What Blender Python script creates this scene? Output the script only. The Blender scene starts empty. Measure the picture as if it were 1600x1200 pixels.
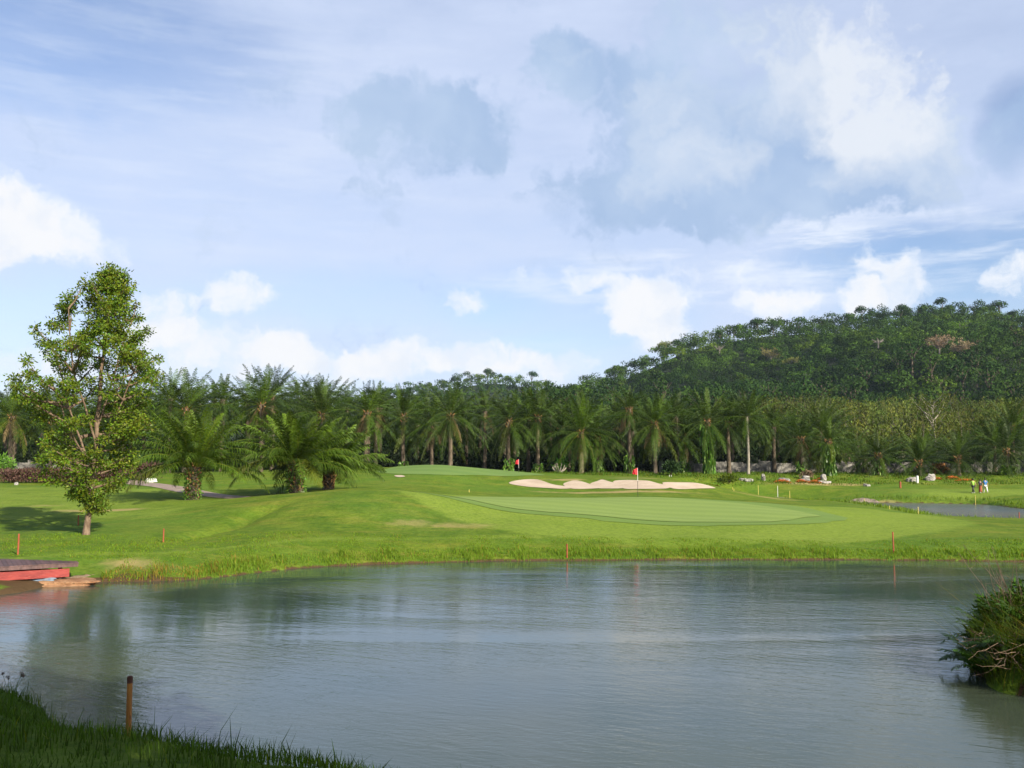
import bpy, math, random
import numpy as np
from math import sin, cos, tan, pi, radians as R, sqrt, atan2, asin, exp
from mathutils import Vector
from mathutils.geometry import delaunay_2d_cdt

sc = bpy.context.scene
col = sc.collection
# ------------------------------------------------------------------ camera
F = 1385.6                    # focal length in pixels of the 1600 px wide photograph
PITCH = math.atan(125 / F)
CAMZ = 4.5
cd = bpy.data.cameras.new('camera')
cd.sensor_width = 36; cd.lens = 36 * F / 1600
cd.clip_start = 0.1; cd.clip_end = 9000
cam = bpy.data.objects.new('camera', cd); col.objects.link(cam)
cam.location = (0, 0, CAMZ); cam.rotation_euler = (pi / 2 + PITCH, 0, 0)
sc.camera = cam

def ray(px, py):
    u = (px - 800) / F; v = (600 - py) / F
    return u, cos(PITCH) - v * sin(PITCH), sin(PITCH) + v * cos(PITCH)
def at(px, py, Y):
    x, y, z = ray(px, py); s = Y / y
    return x * s, Y, CAMZ + z * s
def P0(px, py, z=0.0):
    x, y, w = ray(px, py); s = (z - CAMZ) / w
    return x * s, y * s
def XY(px, Y, py=740):
    x, y, z = ray(px, py)
    return x * Y / y, Y
def azel(px, py):
    x, y, z = ray(px, py)
    return atan2(x, y), math.asin(z / sqrt(x*x + y*y + z*z))

# ------------------------------------------------------------------ light
SUN_DIR = Vector((10.5, -13, 16.7 * tan(R(29)))).normalized()      # towards the sun
sl = bpy.data.lights.new('sun', 'SUN'); sl.energy = 5.0; sl.angle = R(0.53); sl.color = (1.0, 0.92, 0.76)
so = bpy.data.objects.new('sun', sl); col.objects.link(so)
so.rotation_euler = SUN_DIR.to_track_quat('Z', 'Y').to_euler()
sc.view_settings.view_transform = 'Standard'; sc.view_settings.look = 'None'
sc.view_settings.exposure = 1.0; sc.view_settings.gamma = 1
SKY_STRENGTH = 0.078
CLOUD_GAIN = 7.2       # radiance of a fully white cloud before the strength

w = bpy.data.worlds.new('World'); sc.world = w; w.use_nodes = True
nt = w.node_tree; nt.nodes.clear()
class NB:
    """tiny node builder"""
    def __init__(s, nt): s.nt = nt; s.N = nt.nodes; s.L = nt.links
    def new(s, t, **k):
        n = s.N.new(t)
        for a, b in k.items(): setattr(n, a, b)
        return n
    def put(s, sock, v):
        if isinstance(v, bpy.types.NodeSocket): s.L.new(v, sock)
        else:
            if isinstance(v, (tuple, list)) and len(v) == 3 and sock.type == 'RGBA': v = (*v, 1)
            sock.default_value = v
    def m(s, op, a, b=None, c=None, clamp=False):
        n = s.new('ShaderNodeMath', operation=op); n.use_clamp = clamp
        s.put(n.inputs[0], a)
        if b is not None: s.put(n.inputs[1], b)
        if c is not None: s.put(n.inputs[2], c)
        return n.outputs[0]
    def v(s, op, a, b=None, c=None, out=0):
        n = s.new('ShaderNodeVectorMath', operation=op)
        s.put(n.inputs[0], a)
        if b is not None: s.put(n.inputs[1], b)
        if c is not None: s.put(n.inputs[2], c)
        return n.outputs[out]
    def mr(s, x, a, b, c=0.0, d=1.0, smooth=True):
        n = s.new('ShaderNodeMapRange', interpolation_type='SMOOTHSTEP' if smooth else 'LINEAR')
        for i, q in enumerate((x, a, b, c, d)): s.put(n.inputs[i], q)
        return n.outputs[0]
    def mix(s, f, a, b, mode='MIX'):
        n = s.new('ShaderNodeMix', data_type='RGBA', blend_type=mode)
        s.put(n.inputs[0], f); s.put(n.inputs[6], a); s.put(n.inputs[7], b)
        return n.outputs[2]
    def noise(s, vec, scale, detail=4, rough=.55, dist=0.0, out=0):
        n = s.new('ShaderNodeTexNoise'); s.put(n.inputs['Vector'], vec)
        n.inputs['Scale'].default_value = scale; n.inputs['Detail'].default_value = detail
        n.inputs['Roughness'].default_value = rough; n.inputs['Distortion'].default_value = dist
        return n.outputs[out]
    def comb(s, x, y, z=0.0):
        n = s.new('ShaderNodeCombineXYZ')
        s.put(n.inputs[0], x); s.put(n.inputs[1], y); s.put(n.inputs[2], z); return n.outputs[0]
    def sep(s, vec):
        n = s.new('ShaderNodeSeparateXYZ'); s.put(n.inputs[0], vec); return n.outputs

b = NB(nt)
tc = b.new('ShaderNodeTexCoord')
D = b.v('NORMALIZE', tc.outputs['Generated'])
sx, sy, sz = b.sep(D)
az = b.m('ARCTAN2', sx, sy); el = b.m('ARCSINE', sz)
P = b.comb(az, el)
sky = b.new('ShaderNodeTexSky', sky_type='NISHITA')
sky.sun_disc = False; sky.sun_elevation = asin(SUN_DIR.z); sky.sun_rotation = atan2(SUN_DIR.x, SUN_DIR.y)
sky.air_density = 1.0; sky.dust_density = 1.0; sky.ozone_density = 1.4
# warped direction for cloud outlines
nv = b.noise(P, 9, 5, .58, out=1)
wv = b.v('SUBTRACT', nv, (.5, .5, .5))
PW = b.v('MULTIPLY_ADD', wv, (.075, .055, 0), P)
nv2 = b.noise(P, 26, 5, .6, out=1)
PC = b.v('MULTIPLY_ADD', b.v('SUBTRACT', nv2, (.5, .5, .5)), (.05, .045, 0), b.v('MULTIPLY_ADD', wv, (.05, .035, 0), P))
PG = b.v('MULTIPLY_ADD', b.v('SUBTRACT', nv2, (.5, .5, .5)), (.07, .055, 0), b.v('MULTIPLY_ADD', wv, (.15, .12, 0), P))
def blobs(pos, lst):
    tot = None
    for px, py, rx, ry, amp in lst:
        a, e = azel(px, py)
        k = cos(a)
        ix, iy = F / rx, F / ry
        q = b.v('MULTIPLY_ADD', pos, (ix, iy, 0), (-a * ix, -e * iy, 0))
        d = b.v('DOT_PRODUCT', q, q, out=1)
        g = b.mr(d, 0.0, 1.0, amp, 0.0)
        tot = g if tot is None else b.m('ADD', tot, g)
    return tot
G = CLOUD_GAIN
def c3(r, g, bb): return (r * G, g * G, bb * G)
# clear sky seen through a thin veil
nzv = b.noise(b.v('MULTIPLY', P, (1.6, 5.0, 1)), 3.2, 5, .6)
blue = blobs(PW, [(60, 30, 420, 150, .62), (20, 520, 330, 110, .28), (1500, 395, 330, 70, .75), (1600, 470, 300, 90, .6),
                  (560, 470, 330, 70, .25), (900, 480, 260, 90, .38), (860, 560, 230, 50, .25), (1600, 20, 260, 160, .15), (1590, 200, 60, 80, .5),
                  (1100, 330, 300, 60, .12)])
veil = b.m('SUBTRACT', b.m('MULTIPLY_ADD', nzv, .55, .52), blue, clamp=True)
veil = b.m('MULTIPLY', b.m('MINIMUM', veil, .93), b.mr(el, .47, .75, 1.0, .08))
skyc = b.mix(1.0, sky.outputs[0], (1.08, 1.06, 1.16), 'MULTIPLY')
c = b.mix(veil, skyc, c3(.60, .685, .88))
# thin pale streaks low over the hill
st = b.noise(b.v('MULTIPLY_ADD', P, (2.2, 14, 1), (3, 1, 0)), 3.0, 5, .62)
stm = b.m('MULTIPLY', b.mr(st, .42, .7), blobs(PW, [(1150, 430, 520, 70, .75), (1400, 350, 400, 60, .6), (300, 200, 700, 260, .25), (500, 560, 600, 60, .3)]), clamp=True)
c = b.mix(stm, c, c3(.76, .82, .93))
# grey-blue cloud bank
nz = b.noise(PG, 13, 7, .62)
gs = blobs(PG, [(655, 190, 165, 95, .95), (600, 150, 90, 70, .45), (745, 185, 95, 80, .6), (865, 105, 70, 80, .8), (960, 150, 160, 110, .6), (1150, 110, 260, 160, .75),
                (1240, 240, 290, 150, 1.0), (970, 300, 190, 75, 1.0), (1230, 315, 240, 60, 1.0), (1400, 260, 170, 90, .5), (580, 290, 80, 32, .48), (1600, 195, 60, 50, .8), (1590, 265, 80, 30, .5), (420, 130, 90, 50, .28)])
gm = b.mr(b.m('ADD', gs, b.m('MULTIPLY_ADD', nz, 3.0, -1.5)), .12, 1.05)
wh = blobs(PG, [(1290, 60, 230, 160, .7), (1370, 130, 120, 140, .75), (1400, 230, 150, 110, .55), (1080, 260, 130, 60, .45), (1040, 160, 110, 70, .3)])
whm = b.m('MULTIPLY', b.m('ADD', wh, b.m('MULTIPLY_ADD', nz, 1.4, -.8), clamp=True), .9)
gcol = b.mix(b.mr(b.noise(PW, 7, 3), .35, .7), c3(.34, .47, .69), c3(.46, .58, .77))
gcol = b.mix(whm, gcol, c3(.77, .805, .86))
c = b.mix(b.m('MULTIPLY', gm, .92), c, gcol)
# cumulus along the horizon
ws = blobs(PC, [(25, 350, 130, 78, 1.05), (-60, 340, 150, 90, 1.0), (375, 460, 85, 40, 1.0), (250, 490, 85, 50, .8), (330, 545, 180, 60, .85), (450, 550, 80, 42, .8), (540, 575, 110, 34, .9),
                (620, 560, 110, 40, 1.0), (745, 560, 100, 40, 1.0), (860, 575, 100, 34, .9), (60, 560, 120, 30, .4), (1005, 480, 85, 62, 1.2), (1020, 520, 85, 52, 1.0), (725, 466, 50, 36, .75), (870, 435, 130, 24, .5),
                (1405, 445, 62, 58, 1.05), (1340, 468, 40, 36, .95), (1215, 478, 80, 36, .85), (1100, 440, 280, 56, .5), (1585, 425, 60, 44, .8), (1355, 400, 26, 24, .5), (150, 390, 50, 40, .55), (100, 600, 200, 60, .5),
                (30, 1350, 10, 10, 0)])
nz3 = b.noise(PC, 36, 7, .62)
ct = b.m('ADD', ws, b.m('MULTIPLY_ADD', nz3, 1.7, -.85))
cm = b.mr(ct, .25, 1.0)
shade = b.m('MULTIPLY', b.mr(b.noise(PC, 20, 3), .42, .68), .55)
ccol = b.mix(shade, c3(.86, .865, .885), c3(.64, .725, .865))
ccol = b.mix(b.mr(ct, .4, 1.3), c3(.74, .81, .92), ccol)
c = b.mix(b.m('MULTIPLY', cm, .95), c, ccol)
# clouds continue round the rest of the sky, where the picture does not look
nb_ = b.noise(D, 2.6, 4, .6)
back = b.m('MULTIPLY', b.mr(nb_, .50, .70), b.mr(b.m('ABSOLUTE', az), .75, 1.2))
c = b.mix(back, c, c3(.58, .64, .76))
# below the horizon: dull
c = b.mix(b.mr(sz, -.06, -.01), c3(.1, .13, .09), c)
bg = b.new('ShaderNodeBackground'); b.put(bg.inputs[0], c); bg.inputs[1].default_value = SKY_STRENGTH
wo = b.new('ShaderNodeOutputWorld'); nt.links.new(bg.outputs[0], wo.inputs[0])

# ------------------------------------------------------------------ mesh helpers
class MB:
    """collects quads; build() links them as one mesh object"""
    def __init__(s): s.v = []; s.f = []; s.t = []; s.n = 0
    def add(s, v, f, tint=None):
        v = np.asarray(v, float).reshape(-1, 3); f = np.asarray(f, int)
        s.v.append(v); s.f.append(f + s.n); s.n += len(v)
        t = np.ones((len(f), 3)) if tint is None else np.broadcast_to(np.asarray(tint, float), (len(f), 3))
        s.t.append(t)
        return s
    def mesh(s, name, mat, smooth=False):
        v = np.concatenate(s.v); f = np.concatenate(s.f); t = np.concatenate(s.t)
        me = bpy.data.meshes.new(name)
        me.vertices.add(len(v)); me.vertices.foreach_set('co', v.astype(np.float32).ravel())
        me.loops.add(len(f) * 4); me.loops.foreach_set('vertex_index', f.astype(np.int32).ravel())
        me.polygons.add(len(f)); me.polygons.foreach_set('loop_start', np.arange(0, len(f) * 4, 4, dtype=np.int32))
        me.polygons.foreach_set('use_smooth', np.full(len(f), smooth))
        me.update(calc_edges=True)
        a = me.attributes.new('tint', 'FLOAT_COLOR', 'FACE')
        a.data.foreach_set('color', np.concatenate([t, np.ones((len(t), 1))], 1).astype(np.float32).ravel())
        if mat: me.materials.append(mat)
        return me
    def build(s, name, mat, parent=None, smooth=False):
        return link(name, s.mesh(name, mat, smooth), parent)

def link(name, me, parent=None):
    o = bpy.data.objects.new(name, me); col.objects.link(o); o.parent = parent
    return o
def tag(o, label=None, cat=None, group=None, kind=None):
    if label: o['label'] = label
    if cat: o['category'] = cat
    if group: o['group'] = group
    if kind: o['kind'] = kind
    return o
def empty(name, loc, rz=0.0, sc_=1.0):
    o = bpy.data.objects.new(name, None); col.objects.link(o)
    o.location = loc; o.rotation_euler = (0, 0, rz); o.scale = (sc_,) * 3
    o.empty_display_size = .3
    return o
def copy_tree(o, parent=None):
    c_ = o.copy(); col.objects.link(c_); c_.parent = parent
    for k in ('label', 'group'):
        if parent is None and k in c_: del c_[k]
    for ch in list(o.children): copy_tree(ch, c_)
    return c_

def tube(m, pts, rad, seg=6, tint=None, cap=True):
    pts = np.asarray(pts, float); n = len(pts)
    rad = np.broadcast_to(np.asarray(rad, float), (n,))
    d = np.gradient(pts, axis=0); d /= np.linalg.norm(d, axis=1)[:, None] + 1e-9
    ref = np.where(np.abs(d[:, 2:3]) > .9, np.array([[1., 0, 0]]), np.array([[0, 0, 1.]]))
    if np.abs(d[:, 2]).max() > .5: ref = np.broadcast_to(np.array([[1., .13, 0]]), d.shape)
    a = np.cross(d, ref); a /= np.linalg.norm(a, axis=1)[:, None] + 1e-9
    c_ = np.cross(d, a)
    th = np.arange(seg) * 2 * pi / seg
    ring = pts[:, None] + rad[:, None, None] * (a[:, None] * np.cos(th)[None, :, None] + c_[:, None] * np.sin(th)[None, :, None])
    v = ring.reshape(-1, 3)
    i = np.arange(n - 1)[:, None] * seg; j = np.arange(seg)[None]; k = (j + 1) % seg
    f = np.stack([i + j, i + k, i + seg + k, i + seg + j], -1).reshape(-1, 4)
    m.add(v, f, tint)
    if cap and seg % 2 == 0:
        for base in (0, (n - 1) * seg):
            for q in range(seg // 2 - 1):
                ids = [base + q, base + q + 1, base + seg - 2 - q, base + seg - 1 - q]
                m.f.append(np.array([ids]) + (m.n - len(v))); m.t.append(m.t[-1][:1])
    return m
def box(m, c_, s, rz=0.0, tint=None):
    x, y, z = c_; a, b_, h = s[0] / 2, s[1] / 2, s[2] / 2
    v = np.array([(i * a, j * b_, k * h) for k in (-1, 1) for j in (-1, 1) for i in (-1, 1)])
    cs, sn = cos(rz), sin(rz)
    v = np.stack([v[:, 0] * cs - v[:, 1] * sn + x, v[:, 0] * sn + v[:, 1] * cs + y, v[:, 2] + z], 1)
    f = [(0, 2, 3, 1), (4, 5, 7, 6), (0, 1, 5, 4), (2, 6, 7, 3), (0, 4, 6, 2), (1, 3, 7, 5)]
    return m.add(v, f, tint)
def rock(m, c_, s, rng, n=5, rough=.18, tint=None):
    g = np.linspace(-1, 1, n + 1); U, V = np.meshgrid(g, g)
    ph = rng.uniform(0, 6, 6)
    for ax in range(3):
        for sg in (-1, 1):
            p = np.zeros((U.size, 3)); p[:, ax] = sg; p[:, (ax + 1) % 3] = U.ravel() * sg; p[:, (ax + 2) % 3] = V.ravel()
            p = p / (np.abs(p) ** 3.2).sum(1)[:, None] ** (1 / 3.2)
            d = 1 + rough * (np.sin(3.1 * p[:, 0] + ph[0] + 2 * p[:, 1]) + np.sin(4.3 * p[:, 1] + ph[1] - 1.7 * p[:, 2]) + .6 * np.sin(7 * p[:, 2] + ph[2] + 5 * p[:, 0]))
            q = p * d[:, None] * np.array(s) / 2 + np.array(c_)
            i = np.arange(n)[:, None] * (n + 1); j = np.arange(n)[None]
            f = np.stack([i + j, i + j + 1, i + j + n + 2, i + j + n + 1], -1).reshape(-1, 4)
            m.add(q, f, tint)
    return m
def unit(rng, n):
    v = rng.normal(size=(n, 3)); return v / (np.linalg.norm(v, axis=1)[:, None] + 1e-9)
def leaves(m, c_, u, L, W, rng, tint, nrm=None):
    """rhombic leaves at centres c_, pointing along u, of length L and width W"""
    n = len(c_); r = unit(rng, n) if nrm is None else nrm
    if nrm is not None: u = np.cross(r, unit(rng, n)); u /= np.linalg.norm(u, axis=1)[:, None] + 1e-9
    s = np.cross(u, r); s /= np.linalg.norm(s, axis=1)[:, None] + 1e-9
    L = np.broadcast_to(L, (n,))[:, None]; W = np.broadcast_to(W, (n,))[:, None]
    v = np.stack([c_, c_ + u * L * .45 + s * W * .5, c_ + u * L, c_ + u * L * .45 - s * W * .5], 1).reshape(-1, 3)
    m.add(v, np.arange(n * 4).reshape(-1, 4), tint)
def blades(m, x, y, z, h, wd, rng, tint, lean=.35):
    """grass blades: two stacked quads each, bending over"""
    n = len(x); a = rng.uniform(0, 2 * pi, n); l = rng.uniform(0.05, lean, n) * h
    side = np.stack([-np.sin(a), np.cos(a), np.zeros(n)], 1) * wd[:, None] / 2
    fw = np.stack([np.cos(a), np.sin(a), np.zeros(n)], 1)
    p = np.stack([x, y, z], 1); up = np.array([[0, 0, 1.]])
    m1 = p + fw * (l * .3)[:, None] + up * (h * .55)[:, None]
    tp = p + fw * l[:, None] * 1.3 + up * h[:, None]
    v = np.stack([p - side, p + side, m1 + side * .8, m1 - side * .8, tp + side * .12, tp - side * .12], 1).reshape(-1, 3)
    i = np.arange(n)[:, None] * 6
    f = np.stack([i + np.array([[0, 1, 2, 3]]), i + np.array([[3, 2, 4, 5]])], 1).reshape(-1, 4)
    m.add(v, f, np.repeat(tint, 2, 0) if np.ndim(tint) == 2 else tint)

# ------------------------------------------------------------------ materials
def new_mat(name):
    m = bpy.data.materials.new(name); m.use_nodes = True
    t = m.node_tree; t.nodes.clear()
    q = NB(t); o = q.new('ShaderNodeOutputMaterial')
    return m, q, o
def attr(q, name='tint'):
    n = q.new('ShaderNodeAttribute'); n.attribute_name = name; return n.outputs['Color']
def leaf_mat(name, base, trans=.25, rough=.5, spec=.1, var=.25, tcol=None):
    m, q, o = new_mat(name)
    oi = q.new('ShaderNodeObjectInfo')
    k = q.m('MULTIPLY_ADD', oi.outputs['Random'], var, 1 - var / 2)
    cc = q.mix(1.0, base, attr(q), 'MULTIPLY')
    cc = q.mix(1.0, cc, q.comb(k, k, k), 'MULTIPLY')
    p = q.new('ShaderNodeBsdfPrincipled'); q.put(p.inputs['Base Color'], cc)
    p.inputs['Roughness'].default_value = rough; p.inputs['Specular IOR Level'].default_value = spec
    tr = q.new('ShaderNodeBsdfTranslucent')
    q.put(tr.inputs[0], q.mix(1.0, cc, tcol or (1.5, 1.5, .55), 'MULTIPLY'))
    mx = q.new('ShaderNodeMixShader'); mx.inputs[0].default_value = trans
    q.L.new(p.outputs[0], mx.inputs[1]); q.L.new(tr.outputs[0], mx.inputs[2]); q.L.new(mx.outputs[0], o.inputs[0])
    return m
def rough_mat(name, c1, c2, scale=6, rough=.85, bump=.4, spec=.3, stretch=(1, 1, 1), c3_=None, tint=True):
    m, q, o = new_mat(name)
    tcx = q.new('ShaderNodeTexCoord').outputs['Object']
    vv = q.v('MULTIPLY', tcx, stretch)
    n1 = q.noise(vv, scale, 6, .6); n2 = q.noise(vv, scale * 5, 5, .6)
    cc = q.mix(q.mr(n1, .35, .65), c1, c2)
    if c3_: cc = q.mix(q.mr(n2, .55, .72), cc, c3_)
    if tint: cc = q.mix(1.0, cc, attr(q), 'MULTIPLY')
    p = q.new('ShaderNodeBsdfPrincipled'); q.put(p.inputs['Base Color'], cc)
    p.inputs['Roughness'].default_value = rough; p.inputs['Specular IOR Level'].default_value = spec
    bp = q.new('ShaderNodeBump'); bp.inputs['Strength'].default_value = bump; bp.inputs['Distance'].default_value = .05
    q.L.new(n2, bp.inputs['Height']); q.L.new(bp.outputs[0], p.inputs['Normal']); q.L.new(p.outputs[0], o.inputs[0])
    return m

M = {}
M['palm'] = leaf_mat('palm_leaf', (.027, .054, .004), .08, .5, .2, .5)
M['free_palm'] = leaf_mat('free_palm_leaf', (.056, .100, .009), .2, .5, .18, .1)  # lighter leaf green for the free-standing palms
M['palm_dry'] = leaf_mat('dry_frond', (.16, .115, .055), .15, .7, .2, .3, (1, 1, 1))
M['leaf'] = leaf_mat('broad_leaf', (.105, .170, .013), .3, .45, .2, .15)
M['wood_leaf'] = leaf_mat('forest_leaf', (.026, .054, .009), .15, .7, .06, .35)
M['scrub'] = leaf_mat('scrub_leaf', (.062, .090, .014), .2, .7, .08, .3)
M['vine'] = leaf_mat('vine_leaf', (.12, .24, .03), .3, .4, .4, .2)
M['grass'] = leaf_mat('grass_blade', (.110, .180, .018), .35, .6, .1, .1)
M['hedge'] = leaf_mat('hedge_leaf', (.105, .055, .042), .2, .6, .2, .1, (1, .8, .7))
M['flower'] = leaf_mat('orange_flower', (.62, .15, .03), .2, .6, .2, .1, (1, 1, 1))
M['twig'] = rough_mat('dead_twig', (.11, .07, .045), (.22, .15, .10), 20)
M['bark'] = rough_mat('bark', (.11, .07, .045), (.21, .15, .10), 3, bump=.8, stretch=(3, 3, 1))
M['pale_bark'] = rough_mat('pale_bark', (.22, .19, .15), (.36, .32, .26), 2, bump=.4)
M['grey_bark'] = rough_mat('grey_bark', (.13, .115, .095), (.22, .20, .17), 2, bump=.4)
M['palm_bark'] = rough_mat('palm_bark', (.06, .045, .03), (.15, .115, .08), 2.5, bump=1.0, stretch=(2, 2, 3))
M['boot'] = rough_mat('frond_base', (.16, .09, .04), (.34, .20, .09), 5, bump=.6)
M['concrete'] = rough_mat('stained_concrete', (.10, .095, .085), (.24, .225, .20), .55, .9, .5, c3_=(.06, .06, .05), stretch=(1, 1, 1.6))
M['stone'] = rough_mat('stone', (.20, .185, .165), (.35, .33, .30), 2.5, .85, .8, c3_=(.25, .23, .20))
M['dark_stone'] = rough_mat('dark_stone', (.12, .11, .10), (.24, .22, .20), 3, .85, .8)
M['red_paint'] = rough_mat('red_paint', (.17, .014, .012), (.24, .026, .02), 2.2, .5, .25, .4, (1, 1, 3), c3_=(.30, .05, .03))
M['deck'] = rough_mat('deck_board', (.06, .028, .026), (.115, .06, .055), 1.5, .55, .4, .5, (1, 6, 1), c3_=(.09, .055, .05))
M['clay'] = rough_mat('orange_clay', (.20, .095, .045), (.33, .19, .10), 3.0, .9, 1.0, c3_=(.07, .045, .025))
M['sandbag'] = rough_mat('pale_sack', (.15, .10, .06), (.23, .17, .11), 4, .9, .9, c3_=(.10, .06, .03))
M['blue_sack'] = rough_mat('blue_sack', (.09, .14, .22), (.20, .24, .28), 6, .7, .4)
M['red_sack'] = rough_mat('red_sack', (.34, .07, .04), (.36, .17, .11), 6, .7, .4)
M['stake_red'] = rough_mat('orange_stake', (.23, .05, .02), (.30, .07, .028), 8, .6, .3, .4, (1, 1, .3), c3_=(.36, .09, .04))
M['stake_near'] = rough_mat('weathered_orange_stake', (.40, .155, .03), (.52, .21, .04), 7, .55, .35, .4, (1, 1, .25), c3_=(.22, .08, .03))
M['stake_cap'] = rough_mat('stake_end', (.09, .035, .02), (.14, .06, .035), 12, .8)
M['stake_yellow'] = rough_mat('yellow_stake', (.48, .38, .08), (.56, .46, .15), 8, .6, .2)
M['white'] = rough_mat('white_paint', (.60, .59, .56), (.7, .69, .66), 5, .5, .1)
M['black'] = rough_mat('black_paint', (.02, .02, .02), (.035, .035, .035), 5, .5, .1)
M['flag'] = rough_mat('red_flag', (.48, .015, .025), (.55, .025, .035), 3, .7, .1)
M['skin'] = rough_mat('skin', (.36, .20, .13), (.42, .25, .17), 5, .6, .05)
M['hair'] = rough_mat('dark_hair', (.015, .012, .01), (.03, .025, .02), 30, .6, .3)
M['lime'] = rough_mat('lime_shirt', (.20, .36, .05), (.26, .42, .06), 6, .8, .2)
M['blue'] = rough_mat('blue_shirt', (.04, .15, .40), (.06, .20, .46), 6, .8, .2)
M['dark'] = rough_mat('dark_shirt', (.03, .03, .04), (.05, .05, .06), 6, .8, .2)
M['rust_cloth'] = rough_mat('rust_cloth', (.24, .06, .035), (.30, .09, .05), 6, .8, .2)
M['path'] = rough_mat('path_concrete', (.20, .15, .12), (.27, .21, .17), 1.2, .9, .2, tint=False)

# sand
m, q, o = new_mat('bunker_sand')
tcx = q.new('ShaderNodeTexCoord').outputs['Object']
n1 = q.noise(tcx, .6, 5, .6); n2 = q.noise(tcx, 7, 5, .6)
cc = q.mix(q.mr(n1, .3, .7), (.36, .275, .195), (.45, .36, .27))
cc = q.mix(q.mr(n2, .6, .75), cc, (.50, .39, .29))
p = q.new('ShaderNodeBsdfPrincipled'); q.put(p.inputs['Base Color'], cc); p.inputs['Roughness'].default_value = .95
bp = q.new('ShaderNodeBump'); bp.inputs['Strength'].default_value = .5; bp.inputs['Distance'].default_value = .08
q.L.new(n2, bp.inputs['Height']); q.L.new(bp.outputs[0], p.inputs['Normal']); q.L.new(p.outputs[0], o.inputs[0])
M['sand'] = m

# putting surface with mowing stripes
def green_mat(name, c1, c2, ang, width):
    m, q, o = new_mat(name)
    tcx = q.new('ShaderNodeTexCoord').outputs['Object']
    x_, y_, z_ = q.sep(tcx)
    ln = q.m('ADD', q.m('MULTIPLY', x_, cos(ang)), q.m('MULTIPLY', y_, sin(ang)))
    ln = q.m('ADD', ln, q.m('MULTIPLY', q.noise(tcx, .25, 2), .5))
    s = q.m('SINE', q.m('MULTIPLY', ln, pi / width))
    f = q.mr(s, -.35, .35, .12, .88)
    n1 = q.noise(tcx, .35, 5, .6); n2 = q.noise(tcx, 5, 6, .7)
    f = q.m('ADD', f, q.m('MULTIPLY_ADD', n1, .9, -.45), clamp=True)
    cc = q.mix(f, c1, c2)
    cc = q.mix(q.mr(n2, .35, .75, 0, .35), cc, tuple(k * .78 for k in c1))
    p = q.new('ShaderNodeBsdfPrincipled'); q.put(p.inputs['Base Color'], cc); p.inputs['Roughness'].default_value = .8
    p.inputs['Specular IOR Level'].default_value = .2
    bp = q.new('ShaderNodeBump'); bp.inputs['Strength'].default_value = .25; bp.inputs['Distance'].default_value = .02
    q.L.new(n2, bp.inputs['Height']); q.L.new(bp.outputs[0], p.inputs['Normal']); q.L.new(p.outputs[0], o.inputs[0])
    return m
M['green'] = green_mat('putting_green_grass', (.150, .215, .042), (.180, .246, .052), 1.32, 1.1)
M['collar'] = green_mat('collar_grass', (.112, .178, .028), (.122, .190, .032), 1.25, 1.6)
M['far_green'] = green_mat('far_green_grass', (.108, .182, .038), (.132, .205, .046), 1.35, 2.2)

# ground
m, q, o = new_mat('ground_grass')
tcx = q.new('ShaderNodeTexCoord').outputs['Object']
za = attr(q, 'zone'); zs = q.new('ShaderNodeSeparateColor'); q.L.new(za, zs.inputs[0])
mow, mud, dry = zs.outputs[0], zs.outputs[1], zs.outputs[2]
zb = attr(q, 'zone2'); zs2 = q.new('ShaderNodeSeparateColor'); q.L.new(zb, zs2.inputs[0])
floor_, rough_, dark_ = zs2.outputs[0], zs2.outputs[1], zs2.outputs[2]
nL = q.noise(tcx, .07, 5, .6); nM = q.noise(tcx, .5, 7, .65); nF = q.noise(tcx, 4.5, 8, .75); nS = q.noise(q.v('MULTIPLY', tcx, (.35, 1.3, 1)), .6, 7, .7)
rg = q.mix(q.mr(nM, .35, .65), (.080, .138, .012), (.138, .190, .020))
rg = q.mix(q.mr(nS, .46, .66, 0, .8), rg, (.185, .19, .030))
nD = q.noise(q.v('MULTIPLY', tcx, (.6, 1.6, 1)), 1.1, 7, .7)
rg = q.mix(q.mr(nD, .53, .68, 0, .8), rg, (.050, .115, .014))
rg = q.mix(q.mr(nL, .45, .65, 0, .5), rg, (.085, .17, .022))
mg = q.mix(q.mr(nL, .35, .62), (.140, .208, .024), (.182, .245, .034))
mg = q.mix(q.mr(nS, .45, .7, 0, .55), mg, (.185, .235, .040))
mgn = q.m('ADD', mow, q.m('MULTIPLY_ADD', nM, .5, -.25))
cc = q.mix(q.mr(mgn, .35, .65), rg, mg)
nG = q.noise(tcx, 1.6, 8, .75)
cc = q.mix(q.mr(nG, .46, .60, 0, .32), cc, q.mix(1.0, cc, (.62, .72, .55), 'MULTIPLY'))
cc = q.mix(q.mr(nF, .42, .62, 0, .65), cc, q.mix(1.0, cc, (.55, .60, .5), 'MULTIPLY'))
cc = q.mix(q.m('MULTIPLY', dark_, q.mr(nM, .3, .6), clamp=True), cc, (.045, .115, .022))
dn = q.m('ADD', dry, q.m('MULTIPLY_ADD', nM, 1.0, -.5))
cc = q.mix(q.mr(dn, .38, .85, 0, .85), cc, (.30, .23, .10))
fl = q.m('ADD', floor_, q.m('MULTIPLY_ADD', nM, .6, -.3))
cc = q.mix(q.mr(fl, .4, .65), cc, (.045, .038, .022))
mn = q.m('ADD', mud, q.m('MULTIPLY_ADD', nM, .7, -.35))
cc = q.mix(q.mr(mn, .4, .6), cc, q.mix(nF, (.05, .032, .016), (.11, .07, .036)))
p = q.new('ShaderNodeBsdfPrincipled'); q.put(p.inputs['Base Color'], cc); p.inputs['Roughness'].default_value = .85
p.inputs['Specular IOR Level'].default_value = .05
bp = q.new('ShaderNodeBump'); bp.inputs['Strength'].default_value = .7
q.put(bp.inputs['Distance'], q.m('MULTIPLY_ADD', mow, -.05, .13))
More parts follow.
